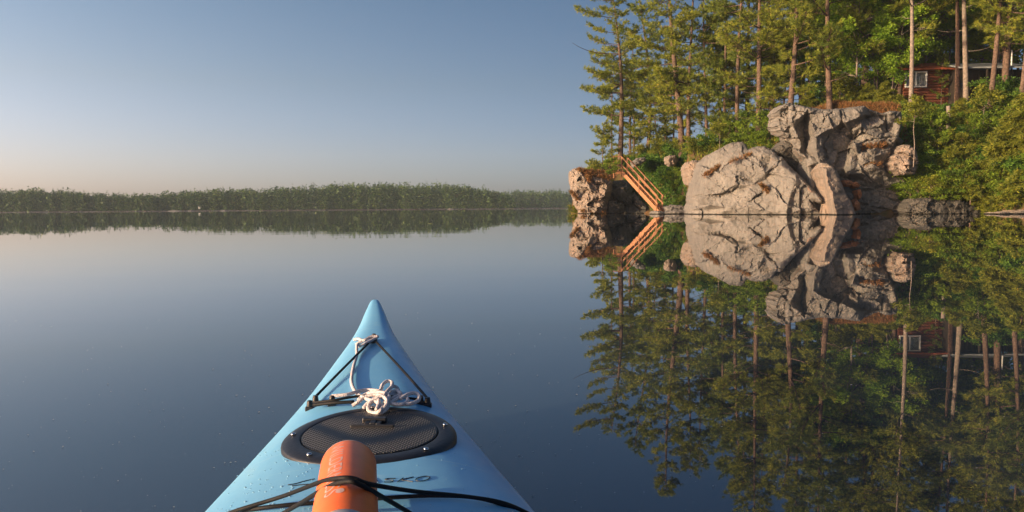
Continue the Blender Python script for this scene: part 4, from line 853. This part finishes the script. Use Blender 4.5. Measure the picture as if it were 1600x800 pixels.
# ------------------------------------------------------------------ cabins
def cabins():
    g = G(1450, 15)
    a = P(1412, 107, 63.5); b = P(1488, 107, 63.5); zt = a.z - .1; zb = G(1450, 13).z - .8
    root = empty('red_cabin', (a.x, a.y, zb), 'red-brown log cabin with a white framed window among the pines', 'cabin')
    w = b.x - a.x; h = zt - zb; dp = 4.0
    nlog = 13; lh = h / nlog
    logm = MB().tube([(0, 0, 0), (w, 0, 0)], lh * .52, 8)
    lo = logm.build('log', M['cabinwood'], root); lo.location = (0, 0, lh * .5)
    for i in range(1, nlog):
        c = lo.copy(); COL.objects.link(c); c.parent = root; c.location = (0, 0, lh * (i + .5))
    MB().box((.02, .05, 0), (w - .02, dp, h)).build('wall', M['cabinwood'], root)
    # low gable roof, lit slope towards the lake
    r1 = MB(); pk = .75
    V = [(-.5, -.7, h - .12), (w + .25, -.7, h - .12), (w + .25, dp * .5, h + pk), (-.5, dp * .5, h + pk), (w + .25, dp + .6, h - .1), (-.5, dp + .6, h - .1)]
    V += [(x, y, z + .12) for x, y, z in V]
    r1.add(V, [(0, 1, 2, 3), (3, 2, 4, 5), (6, 9, 8, 7), (9, 11, 10, 8), (0, 6, 7, 1), (4, 10, 11, 5), (1, 7, 8, 2), (2, 8, 10, 4), (0, 3, 9, 6), (3, 5, 11, 9)]); r1.build('roof', M['roofred'], root)
    # window
    wx0, wx1 = .05, 1.75; k = 63.5 / F; wz1 = P(1430, 112, 63.5).z - zb; wz0 = P(1430, 137, 63.5).z - zb
    fr = MB(); t = .09; y0, y1 = -.24, -.12
    fr.box((wx0, y0, wz0), (wx1, y1, wz0 + t)); fr.box((wx0, y0, wz1 - t), (wx1, y1, wz1)); fr.box((wx0, y0, wz0 + t), (wx0 + t, y1, wz1 - t)); fr.box((wx1 - t, y0, wz0 + t), (wx1, y1, wz1 - t)); fr.box((.85, y0 + .01, wz0 + t), (.93, y1, wz1 - t))
    wf = fr.build('window_frame', M['white'], root)
    MB().box((wx0 + t, -.19, wz0 + t), (wx1 - t, -.178, wz1 - t)).build('pane', M['glass'], wf)
    cu = MB(); V = []; n = 40
    for i in range(n + 1):
        x = wx0 + t + (wx1 - wx0 - 2 * t) * i / n; y = -.13 + .018 * sin(i * 1.7)
        V += [(x, y, wz0 + t), (x, y, wz1 - t)]
    cu.add(V, [(2 * i, 2 * i + 2, 2 * i + 3, 2 * i + 1) for i in range(n)]); cu.build('curtain', M['curtain'], wf)
    # second building
    a = P(1490, 104, 62.5); b = P(1596, 104, 62.5); zt = a.z - .25; zb = G(1540, 13).z - .8; w = b.x - a.x; h = zt - zb
    root = empty('grey_roofed_cabin', (a.x + .1, a.y, zb), 'dark cabin with a pale grey roof and white vent pipe behind the right pines', 'cabin')
    nb = 22
    bd = MB().box((0, 0, 0), (w / nb - .02, .05, h)).build('board', M['darkwood'], root)
    for i in range(1, nb):
        if i in (1, 2): continue
        c = bd.copy(); COL.objects.link(c); c.parent = root; c.location = (i * w / nb, .012 * (i % 2), 0)
    MB().box((.02, .08, 0), (w - .02, 4, h)).build('wall', M['darkwood'], root)
    f = MB(); x0, x1 = w / nb, 3 * w / nb; f.box((x0, -.04, 1.2), (x1, .05, 1.28)); f.box((x0, -.04, 2.3), (x1, .05, 2.38)); f.box((x0, -.04, 1.28), (x0 + .06, .05, 2.3)); f.box((x1 - .06, -.04, 1.28), (x1, .05, 2.3)); f = f.build('window_frame', M['darkwood'], root)
    MB().box((x0 + .06, 0, 1.28), (x1 - .06, .01, 2.3)).build('pane', M['glass'], f)
    V = [(-.3, -1.3, h - .1), (w + .3, -1.3, h - .1), (w + .3, 2, h + .75), (-.3, 2, h + .75), (w + .3, 4.4, h - .05), (-.3, 4.4, h - .05)]; V += [(x, y, z + .1) for x, y, z in V]
    MB().add(V, [(0, 1, 2, 3), (3, 2, 4, 5), (6, 9, 8, 7), (9, 11, 10, 8), (0, 6, 7, 1), (4, 10, 11, 5), (1, 7, 8, 2), (2, 8, 10, 4), (0, 3, 9, 6), (3, 5, 11, 9)]).build('roof', M['roofgrey'], root)
    MB().tube([(w - 1.0, -.2, h), (w - 1.0, -.2, h + 1.45)], .05, 10).build('vent_pipe', M['white'], root)
    for x in (.1, w * .35, w * .7, w - .1): MB().beam((x, -1.15, -.5), (x, -1.15, h - .1), .12, .12, up=(0, 1, 0)).build('porch_post', M['darkwood'], root)
cabins()

# ------------------------------------------------------------------ far shores
def farwood(name, xs, ys, d, m, label, seed, n, depth=90, th=(9, 13)):
    """ridge of small crowns; xs/ys: skyline as seen"""
    rr = np.random.RandomState(seed); Vs = []; Ts = []
    px = rr.uniform(xs[0], xs[-1], n); u = rr.uniform(0, 1, n) ** 1.3; u[: n // 3] = rr.uniform(-.03, .06, n // 3)
    dd = d + u * depth; yt = np.interp(px, xs, ys) + 1.6 * vnoise(np.stack([px * .035, px * 0, px * 0 + seed], 1)) + 1.3 * vnoise(np.stack([px * .13, px * 0, px * 0 + seed], 1))
    zt = np.array([P(a, b, c).z for a, b, c in zip(px, yt, dd)])
    H = rr.uniform(*th, n) * (1 + .35 * vnoise(np.stack([px * .11, u * 5, px * 0 + seed * 3.1], 1))); z0 = np.clip((zt - 10) * (u * 1.15), 0, None); H = np.minimum(H, np.maximum(3.5, zt - z0 + rr.normal(0, 1.0, n)))
    X = (px - 800) / F * dd
    con = rr.uniform(0, 1, n) < .4
    k = 70
    for i in range(n):
        h = H[i] * (1.08 if con[i] else 1); w = (.14 if con[i] else .24) * h
        z = rr.uniform(.05, 1, k); a = rr.uniform(0, 6.28, k)
        prof = (1 - z) ** .8 * 1.15 + .06 if con[i] else np.sqrt(np.clip(1 - (z * 1.7 - .75) ** 2, .05, 1))
        lump = 1 + .3 * np.sin(a * 3 + z * 9 + i); r_ = w * prof * rr.uniform(.6, 1.05, k) * lump
        c = np.stack([X[i] + r_ * np.cos(a), dd[i] + r_ * np.sin(a), z0[i] + z * h], 1)
        s = (.60 if not con[i] else .45) * rr.uniform(.7, 1.4, (k, 1, 1)); tri = rr.normal(0, .55, (k, 3, 3)) * s; tri[:, :, 2] *= .8
        Vs.append((c[:, None] + tri).reshape(-1, 3)); Ts.append(np.full(k * 3, np.clip(rr.uniform(0, 1), 0, 1)) * .8 + np.repeat(rr.uniform(0, .2, k), 3))
    V = np.concatenate(Vs); V[:, 2] = np.maximum(V[:, 2], .05)
    o = mk(name, V, np.arange(len(V)).reshape(-1, 3), m, tint=np.concatenate(Ts)); tag(o, label, 'forest', kind='stuff')
    # ground under it
    st = np.linspace(xs[0] - 5, xs[-1] + 5, 60); Vt = []
    for a in st:
        zt_ = P(a, float(np.interp(a, xs, ys)), d).z
        for dv, zf in ((-3, -1), (0, .1), (8, .5), (depth * .5, max(.5, (zt_ - 9) * .5)), (depth, max(.5, (zt_ - 9) * .9)), (depth + 120, -1)):
            Vt.append(((a - 800) / F * (d + dv), d + dv + 2 * sin(a * .3), zf))
    ii = np.arange(60 * 6).reshape(60, 6); Fq = np.stack([ii[:-1, :-1], ii[1:, :-1], ii[1:, 1:], ii[:-1, 1:]], -1).reshape(-1, 4)
    s = mk('far_shore', Vt, Fq, M['bank'], smooth=True); s['kind'] = 'structure'
farwood('far_forest', [-420, -200, 0, 60, 100, 150, 215, 260, 300, 350, 420, 470, 530, 600, 700, 735, 765, 790, 803],
        [299, 303, 300, 300, 303, 307, 309, 308, 303, 301, 297, 295, 291, 292, 291, 295, 302, 309, 320], 385, M['far'], 'wooded far shore of the lake, the long main ridge', 71, 5600)
farwood('far_forest', [740, 780, 800, 850, 900, 960, 1100, 1300], [308, 305, 303, 302, 301, 303, 302, 302], 500, M['far'], 'more distant wooded shore right of the main ridge', 72, 2300, 80, (10, 14))
farwood('far_forest', [1250, 1500, 1900, 2500], [296, 290, 285, 285], 420, M['far'], 'wooded shore hidden beyond the headland', 73, 500)
# cottage and pale shore rocks
c0 = Vector(((313 - 800) / F * 383, 383, .5)); root = empty('white_boathouse', c0, 'tiny white boathouse on the far shore', 'boathouse')
MB().box((-1.1, 0, 0), (1.1, 2, 2.2)).build('wall', M['white'], root)
MB().add([(-1.4, -.4, 2.1), (1.4, -.4, 2.1), (1.4, 1, 2.9), (-1.4, 1, 2.9), (1.4, 2.4, 2.1), (-1.4, 2.4, 2.1)], [(0, 1, 2, 3), (3, 2, 4, 5)]).build('roof', M['roofgrey'], root)
root.location.z = 1.0; root.scale = (.45, .45, .55)
for i, (px, w, lb) in enumerate([(275, 9, 'long pinkish rock at the far waterline left of the boathouse'), (300, 4, 'small pale rock at the far waterline just left of the boathouse'), (352, 5, 'pale rock at the far waterline right of the boathouse'), (705, 4, 'pale rock at the far waterline near the end of the main ridge')]):
    m_ = MB(); rr = np.random.RandomState(i); n = 14; V = []
    for a in range(n):
        for b in range(5):
            t = a / (n - 1); ph = b / 4 * pi; s = math.sqrt(max(.02, 1 - (2 * t - 1) ** 2)) * (1 + .25 * rr.uniform(-1, 1)); V.append(((t - .5) * w, -cos(ph) * 1.6 * s, sin(ph) * 1.0 * s - .1))
    ii = np.arange(n * 5).reshape(n, 5); Fq = np.stack([ii[:-1, :-1], ii[1:, :-1], ii[1:, 1:], ii[:-1, 1:]], -1).reshape(-1, 4)
    o = mk('shore_rock', V, Fq, M['granite']); o.scale = (.8, 1, .55); o.location = ((px - 800) / F * 381, 381, 0); tag(o, lb, 'rock')

# ================================================================== KAYAK
KY = np.array([2.315, 2.30, 2.27, 2.22, 2.14, 2.04, 1.93, 1.78, 1.6, 1.44, 1.305, 1.183, 1.085, .85, .6, .3, 0, -.5, -1.0, -1.5, -1.9, -2.15, -2.2])
KB = np.array([.003, .0125, .0195, .029, .042, .060, .079, .103, .130, .159, .186, .207, .226, .258, .277, .288, .29, .28, .235, .15, .06, .012, .003])
KG = np.array([.352, .350, .343, .325, .300, .280, .267, .252, .238, .226, .216, .210, .205, .20, .198, .197, .197, .197, .2, .21, .235, .27, .28])
KC = np.array([.001, .006, .010, .014, .020, .027, .032, .036, .038, .039, .040, .041, .042, .046, .05, .05, .05, .05, .05, .045, .03, .01, .001])
KK = np.array([.34, .30, .24, .16, .04, -.03, -.06, -.085, -.10, -.105, -.11, -.11, -.11, -.11, -.11, -.11, -.11, -.11, -.11, -.10, -.05, .1, .25])
def kb(Y): return np.interp(-Y, -KY, KB)
def kax(Y): return -.025 - .1626 * Y
def kdz(Y, off):
    b = float(np.interp(-Y, -KY, KB)); g = float(np.interp(-Y, -KY, KG)); c = float(np.interp(-Y, -KY, KC)); t = min(1, abs(off) / max(b, 1e-4))
    return g + c * (1 - t ** 3.0)
def deckpt(px, py, h=0):
    z = .25
    for _ in range(8):
        p = PZ(px, py, z); z = kdz(p.y, p.x - kax(p.y)) + h
    return PZ(px, py, z)
def kayak():
    root = empty('kayak', (kax(0), 0, 0), 'sky blue plastic kayak, its bow pointing out over the lake', 'kayak')
    base = Vector((kax(0), 0, 0)); INV = Matrix.Translation(-base)
    def fix(o): o.matrix_parent_inverse = INV; return o
    Ys = []
    for i in range(len(KY) - 1):
        n = 4 if KY[i] > .9 else 3
        Ys += list(np.linspace(KY[i], KY[i + 1], n, endpoint=False))
    Ys.append(KY[-1]); Ys = np.array(Ys)
    def sm(A):   # smooth interpolation (monotone-ish): light box filter on a fine grid
        f = np.linspace(-2.2, 2.315, 900); v = np.interp(f, KY[::-1], A[::-1]); k = np.ones(25) / 25; vv = np.convolve(np.pad(v, 12, 'edge'), k, 'valid'); w = np.clip((2.29 - f) / .05, 0, 1); vv = vv * w + v * (1 - w)
        return np.interp(Ys, f, vv)
    b_, g_, c_, k_ = sm(KB), sm(KG), sm(KC), sm(KK)
    prof = [('d', t) for t in (0, .12, .25, .38, .5, .62, .72, .8, .87, .92, .96, .985)] + [('g', 0)] + [('h', t) for t in (.06, .15, .3, .5, .68, .85, 1)]
    ring = [(s, p) for p in prof[::-1] for s in (-1,)] + [(1, p) for p in prof]
    V = []; n = 2 * len(prof) - 2 + 0
    seq = [(-1, prof[i]) for i in range(len(prof) - 1, 0, -1)] + [(1, prof[i]) for i in range(0, len(prof))][0:]
    seq = seq[:-1] + [(1, prof[-1])]
    for Y, b, g, c, k in zip(Ys, b_, g_, c_, k_):
        for s, (ty, t) in seq:
            if ty == 'd': x, z = t * b, g + c * (1 - t ** 3.0)
            elif ty == 'g': x, z = b, g - .004
            else:
                a = t * pi / 2; x = b * (cos(a) ** .55 if t < 1 else 0) * (1 - .05 * t); z = g - .008 + (k - g) * (t ** .8 if t < 1 else 1)
            V.append((kax(Y) + s * x, Y, z))
    m_ = len(seq); Fs = []
    # cockpit opening between Y .38 and -.45, |t|<.85
    for i in range(len(Ys) - 1):
        for j in range(m_):
            j2 = (j + 1) % m_
            ym = (Ys[i] + Ys[i + 1]) / 2
            (s1, (t1, u1)), (s2, (t2, u2)) = seq[j], seq[j2]
            if t1 == 'd' and t2 == 'd' and -.45 < ym < .38 and max(u1, u2) <= .8: continue
            Fs.append((i * m_ + j, i * m_ + j2, (i + 1) * m_ + j2, (i + 1) * m_ + j))
    Fs.append(tuple(range(m_))); Fs.append(tuple((len(Ys) - 1) * m_ + j for j in range(m_ - 1, -1, -1)))
    h = fix(mk('hull', V, Fs, M['kayak'], root, smooth=True))
    try: h.data.set_sharp_from_angle(angle=R(60))
    except Exception: pass
    # coaming
    pts = []
    for k in range(33):
        a = 2 * pi * k / 32; Y = -.035 + .43 * cos(a); off = .24 * sin(a) * 1.0; pts.append((kax(Y) + off, Y, .255))
    fix(MB().tube(pts, .016, 8).build('cockpit_rim', M['black'], root, smooth=True))
    # hatch
    cY = 1.272; cx = kax(cY); z0 = kdz(cY, 0) + .0015; slp = (kdz(cY + .14, 0) - kdz(cY - .14, 0)) / .28
    def shear(o, y0=None):
        for v in o.data.vertices: v.co.z += slp * (v.co.y - (cY if y0 is None else y0)) - .40 * (v.co.x - (cx if y0 is None else 0)) ** 2
        return o
    tilt = 0
    hc = (cx, cY, z0)
    ringp = [(.1398, -.014), (.1402, -.003), (.1396, -.0005), (.1375, .0015), (.128, .0035), (.113, .0045), (.1105, .0035), (.1095, .001)]
    rim = shear(MB().lathe(ringp, hc, 72).build('hatch_rim', M['rubber'], root, smooth=True)); fix(rim)
    lid = mk('hatch_lid', [], [], M['grid'], root); 
    l2 = MB().lathe([(.1088, -.001), (.1085, .004), (.106, .0048), (.02, .0052), (.0001, .0052)], (0, 0, 0), 72)
    bpy.data.objects.remove(lid); lid = l2.build('hatch_lid', M['grid'], root); lid.location = (hc[0], hc[1], hc[2]); fix(lid); shear(lid, 0)
    hd = MB(); ly = PZ(581, 671, z0).y
    def hb(x0, x1, y0, y1, z1, z2): hd.box((cx + x0, ly + y0, z0 + z1), (cx + x1, ly + y1, z0 + z2))
    hb(-.036, .036, -.008, -.003, .003, .0095); hb(-.014, -.005, -.003, .014, .004, .010); hb(.005, .014, -.003, .014, .004, .010); hb(-.020, .020, .014, .026, .004, .013); hb(-.005, .005, -.003, .016, .004, .011)
    hl = hd.build('latch', M['black'], root); fix(hl); shear(hl)
    bm = hl.modifiers.new('b', 'BEVEL'); bm.width = .0018; bm.segments = 2
    for px, py in ((581, 650.5), (674, 661.5), (686, 697.5), (456, 710), (466, 671.5), (570, 738)):
        p = PZ(px, py, z0 + .006)
        d = math.hypot(p.x - cx, p.y - cY); p = Vector((cx + (p.x - cx) / d * .1255, cY + (p.y - cY) / d * .1255, z0 + .0045))
        shear(fix(MB().lathe([(.0045, 0), (.0042, .0018), (.0025, .003), (.0001, .0034)], p, 12).build('screw', M['screw'], root, smooth=True)))
    # fittings and deck lines
    A = deckpt(583, 529, .008); Lp = deckpt(484, 634, .006); Rp = deckpt(668, 629, .006); MLp = deckpt(519, 626, .008)
    def eye(p, w=.016):
        m2 = MB(); m2.box((p.x - w / 2, p.y - w * .45, p.z - .010), (p.x + w / 2, p.y + w * .45, p.z - .001)); m2.tube([(p.x, p.y, p.z - .002), (p.x, p.y, p.z + .010)], [w * .42, w * .33], 10)
        o = fix(m2.build('deck_fitting', M['black'], root)); bv = o.modifiers.new('b', 'BEVEL'); bv.width = .0015; bv.segments = 2
    for p in (A + Vector((0, .012, 0)), A + Vector((0, -.01, 0)), Lp, Rp, MLp, deckpt(657, 626, .006), deckpt(493, 626, .006)): eye(p, .015)
    def cord(name, pts, r_, n=8): return fix(MB().tube(spline(pts, 8), r_, 8).build(name, M['cord'], root, smooth=True))
    cord('deck_line', [A, deckpt(536, 576, .010), deckpt(490, 623, .010)], .0026)
    cord('deck_line', [A, deckpt(625, 574, .012), deckpt(664, 618, .012), Rp + Vector((0, 0, .004))], .0026)
    cord('deck_line', [deckpt(490, 629, .012), deckpt(520, 625.5, .014), deckpt(562, 619, .014), deckpt(610, 619.5, .014), deckpt(655, 624, .012)], .0024)
    cord('deck_line', [deckpt(490, 633, .010), deckpt(520, 629.5, .012), deckpt(553, 628, .012)], .0032)
    # bungees over the bottle
    r_ = .0027
    def q(px, py, z): return PZ(px, py, z)
    cord('bungee_cord', [q(330, 812, .205), deckpt(372, 797, .006), q(440, 776, .262), q(500, 753.5, .318), q(530, 747.5, .336), q(552, 748, .337), q(580, 757, .326), q(650, 768, .285), q(730, 776, .255), deckpt(790, 787, .008), q(845, 812, .205)], r_)
    cord('bungee_cord', [q(425, 812, .235), q(470, 786, .285), q(510, 762, .322), q(540, 752.5, .338), q(562, 757, .334), q(600, 778, .30), q(650, 808, .25), q(690, 840, .23)], r_)
    cord('bungee_cord', [q(340, 808, .206), deckpt(400, 795, .004), deckpt(480, 786.5, .004), deckpt(540, 783, .0), deckpt(600, 778, .004), deckpt(690, 774.5, .004), deckpt(760, 781, .005), q(838, 808, .206)], r_)
    # water drops
    rr = np.random.RandomState(4); dm = MB(); prof = [(1, 0), (.92, .28), (.7, .5), (.38, .64), (.001, .7)]
    n = 0
    while n < 190:
        px = rr.uniform(330, 560); py = rr.uniform(700, 800)
        if px < 700 + 0 and (px - 318) < (800 - py) * .86 + 4: continue
        if ((px - 573) / 140) ** 2 + ((py - 692) / 42) ** 2 < 1: continue
        s = rr.uniform(.0005, .0016) * (1.5 if rr.uniform() < .12 else 1); dm.lathe([(a * s, b * s) for a, b in prof], deckpt(px, py, 0), 8); n += 1
    for k in range(40):
        px, py = rr.uniform(600, 800), rr.uniform(700, 795)
        if px > 740 + (py - 700) * .8: continue
        s = rr.uniform(.0004, .0011); dm.lathe([(a * s, b * s) for a, b in prof], deckpt(px, py, 0), 8)
    o = fix(dm.build('water_drops', M['drop'], root, smooth=True)); o['kind'] = 'stuff'
    # lettering
    def text(s, size, m, name):
        cu = bpy.data.curves.new('t', 'FONT'); cu.body = s; cu.size = size; cu.align_x = 'LEFT'; cu.space_character = 1.05
        to = bpy.data.objects.new('t', cu); COL.objects.link(to); bpy.context.view_layer.update()
        me = bpy.data.meshes.new_from_object(to.evaluated_get(bpy.context.evaluated_depsgraph_get())); COL.objects.unlink(to); bpy.data.objects.remove(to)
        import bmesh
        bm_ = bmesh.new(); bm_.from_mesh(me); bmesh.ops.triangulate(bm_, faces=bm_.faces)
        bmesh.ops.subdivide_edges(bm_, edges=[e for e in bm_.edges if e.calc_length() > size * .25], cuts=2, use_grid_fill=False); bmesh.ops.triangulate(bm_, faces=bm_.faces)
        bm_.to_mesh(me); bm_.free(); me.materials.clear(); me.materials.append(m); return me
    # open stroke letters s k o in perspective on the deck
    def stroke(pts, w=.0007):
        P3 = [deckpt(a, b, .0012) for a, b in pts]; return MB().tube(spline(P3, 5), w, 4)
    S = [[(577, 753), (583, 747), (588, 751), (592, 754)], [(578, 751), (590, 750)], [(618, 747.5), (606, 747.5), (602, 749.5), (614, 750.5), (611, 753), (600, 753)], [(630, 746.5), (621, 753)], [(646, 745), (628, 749.5), (636, 751), (645, 752.5)],
         [(672, 745), (663, 744), (652, 747), (650, 750.5), (658, 751.5), (668, 749), (672, 745.5)]]
    S += [[(450, 757.5), (462, 755.5), (478, 751), (492, 748)], [(456, 759), (474, 757), (490, 756)]]
    al = MB()
    for s in S:
        t_ = stroke(s); al.add(t_.v, t_.f)
    fix(al.build('name_lettering', M['ink'], root))['kind'] = 'stuff'
    return root, text
kroot, text = kayak()

# bottle (orange tube) -----------------------------------------------------
def bottle():
    r_ = .0345; z = kdz(1.0, 0) + .003
    A = Vector((-.2075, .985, .262 + r_)); Bp = Vector((-.1645, .748, .262 + r_))
    d = (Bp - A).normalized(); L = (Bp - A).length
    root = empty('orange_bottle', A, 'orange plastic bottle with grey lettering held down by black cords on the deck', 'bottle')
    root.rotation_euler = d.to_track_quat('Z', 'Y').to_euler()     # local z runs towards the viewer
    MB().lathe([(.0001, -.0005), (r_ * .6, -.0005), (r_ * .90, .0), (r_ * .975, .0025), (r_, .007), (r_, L), (r_ * .96, L + .004), (r_ * .5, L + .006)], (0, 0, 0), 64).build('body', M['orange'], root, smooth=True)
    MB().lathe([(r_ * .86, -.0022), (r_ * .93, -.0016), (r_ * .985, .002), (r_ * .985, .0032), (r_ * .8, -.001)], (0, 0, 0), 64).build('end_ring', M['greycap'], root, smooth=True)
    MB().lathe([(r_ * 1.02, L - .002), (r_ * 1.025, L), (r_ * 1.02, L + .045), (r_ * .9, L + .052), (.001, L + .052)], (0, 0, 0), 64).build('cap', M['greycap'], root, smooth=True)
    # which local angle is up
    q = root.rotation_euler.to_matrix().inverted() @ Vector((0, 0, 1)); up = math.atan2(q.y, q.x)
    q2 = root.rotation_euler.to_matrix().inverted() @ Vector((-1, 0, 0)); lf = math.atan2(q2.y, q2.x); sgn = 1 if ((lf - up + pi) % (2 * pi) - pi) > 0 else -1
    me = text('WILDERNESS', .026, M['print'], 'p')
    co = np.zeros(len(me.vertices) * 3); me.vertices.foreach_get('co', co); co = co.reshape(-1, 3)
    s = .175 / max(1e-6, co[:, 0].max()); zz = .014 + co[:, 0] * s; ang = up + sgn * (.62 - (co[:, 1]) / r_ * .95 * 1.0 + .0)
    rr_ = r_ + .00025; out = np.stack([rr_ * np.cos(ang), rr_ * np.sin(ang), zz], 1); me.vertices.foreach_set('co', out.ravel().astype(np.float32)); me.update()
    o = link('print', me, root)
    dm = MB(); c = 20; V = [(0, 0)] + [(cos(2 * pi * k / c) , sin(2 * pi * k / c)) for k in range(c)]
    V3 = [((rr_) * cos(up + sgn * .12 + x * .0046 / r_), rr_ * sin(up + sgn * .12 + x * .0046 / r_), .185 + y * .007) for x, y in V]
    dm.add(V3, [(0, 1 + k, 1 + (k + 1) % c) for k in range(c)]); dm.build('emblem', M['print'], root)
bottle()

# rope ---------------------------------------------------------------------
def rope():
    root = empty('white_rope', deckpt(590, 620), 'white braided rope lying in loose loops on the foredeck', 'rope')
    INV = Matrix.Translation(-Vector(root.location)); h = .006
    def q(l, w=.0035, name='strand'):
        pts = spline([deckpt(a, b, c if c < .012 else .012 + (c - .012) * .6) for a, b, c in l], 8)
        o = MB().tube(pts, w, 8).build(name, M['rope'], root, smooth=True); o.matrix_parent_inverse = INV
    q([(553, 531, h), (560, 529.5, h), (568, 532, .012), (578, 527, .018), (590, 525.5, .02), (584, 530, .012), (572, 536, .010), (562, 541, h), (557, 538, .01), (566, 533, .016)])
    q([(566, 533, .008), (558, 540, .010), (557.5, 555, h), (553, 570, h), (550, 586, h), (549.5, 598, h), (554, 610, h), (562, 618, .012), (575, 624, .02), (588, 628, .022), (596, 634, .018), (594, 642, .012), (584, 645, h), (576, 641, h)])
    q([(519, 619, .018), (530, 618, .018), (545, 616, .018), (558, 612, .016), (575, 609.5, .012), (590, 611, .018), (599, 616, .024)])
    q([(551, 634, h), (560, 628, .012), (572, 620, .022), (590, 617, .028), (601, 622, .026), (606, 632, .018), (602, 641, .010), (590, 646.5, h), (579, 644, h), (575, 637, .012), (580, 628, .022), (592, 622, .030)])
    q([(568, 638, h), (574, 631, .012), (584, 624, .024), (596, 620, .030), (604, 624, .030), (603, 634, .020), (594, 641, .012)])
    q([(590, 622, .024), (592, 630, .024), (588, 640, .016)])
    q([(584, 616, .018), (594, 610, .024), (598, 601, .022), (604, 596, .022), (612, 597, .022), (612, 604, .024), (606, 610, .030), (600, 618, .030)])
    q([(600, 615, .016), (610, 606, .012), (617, 604, .010), (622, 609, .008), (618, 615, .010), (608, 619, .016)])
    q([(604, 622, .014), (613, 612, .018), (621, 611, .018), (626, 616, .018), (616, 621, .018), (604, 628, .012)])
    q([(600, 628, .018), (613, 631, .018), (628, 632, .016), (637, 627, .016), (634, 620, .018), (626, 620, .018), (616, 626, .018), (607, 630, .018)])
    q([(626, 623, .020), (636, 617, .024), (646, 614, .024), (654, 617, .022), (654, 625, .018), (645, 630, .016), (634, 632, .014)])
    q([(560, 625, .010), (572, 616, .016), (586, 613, .026), (600, 614, .030), (608, 620, .026), (602, 630, .024)])
rope()

# floating specks on the water
rr = np.random.RandomState(12); V = []; Fs = []
for i in range(420):
    px = rr.uniform(-60, 1250) if rr.uniform() < .8 else rr.uniform(800, 1650); py = 480 + 330 * rr.uniform() ** .8
    p = PZ(px, py, .0025); s = rr.uniform(.0006, .0018) * (p.y / 1.6) * rr.uniform(.6, 1.3); a = rr.uniform(0, 6.28); k = len(V)
    for j in range(5): V.append((p.x + s * cos(a + j * 1.2566) * (1.6 if j == 0 else 1), p.y + s * sin(a + j * 1.2566), .0025))
    Fs.append(tuple(range(k, k + 5)))
tag(mk('floating_specks', V, Fs, M['curtain']), 'pale specks of pollen and seed floating on the calm water', 'floating debris', kind='stuff')

# ------------------------------------------------------------------ air
def volume(name, a, b, dens, col, label):
    m = bpy.data.materials.new(name); m.use_nodes = True; n = m.node_tree.nodes; n.remove(n['Principled BSDF'])
    v = n.new('ShaderNodeVolumePrincipled'); v.inputs['Density'].default_value = dens; v.inputs['Color'].default_value = (*col, 1)
    m.node_tree.links.new(v.outputs[0], n['Material Output'].inputs['Volume'])
    o = MB().box(a, b).build(name, m); tag(o, label, 'haze', kind='stuff'); return o
volume('haze', (-900, -60, -3), (900, 900, 60), 0.00025, (.72, .86, 1.0), 'thin morning haze over the whole lake')
volume('shore_mist', (-600, 330, .02), (420, 376, .35), .002, (.95, .95, 1.0), 'low band of pale mist lying on the water along the far shore')
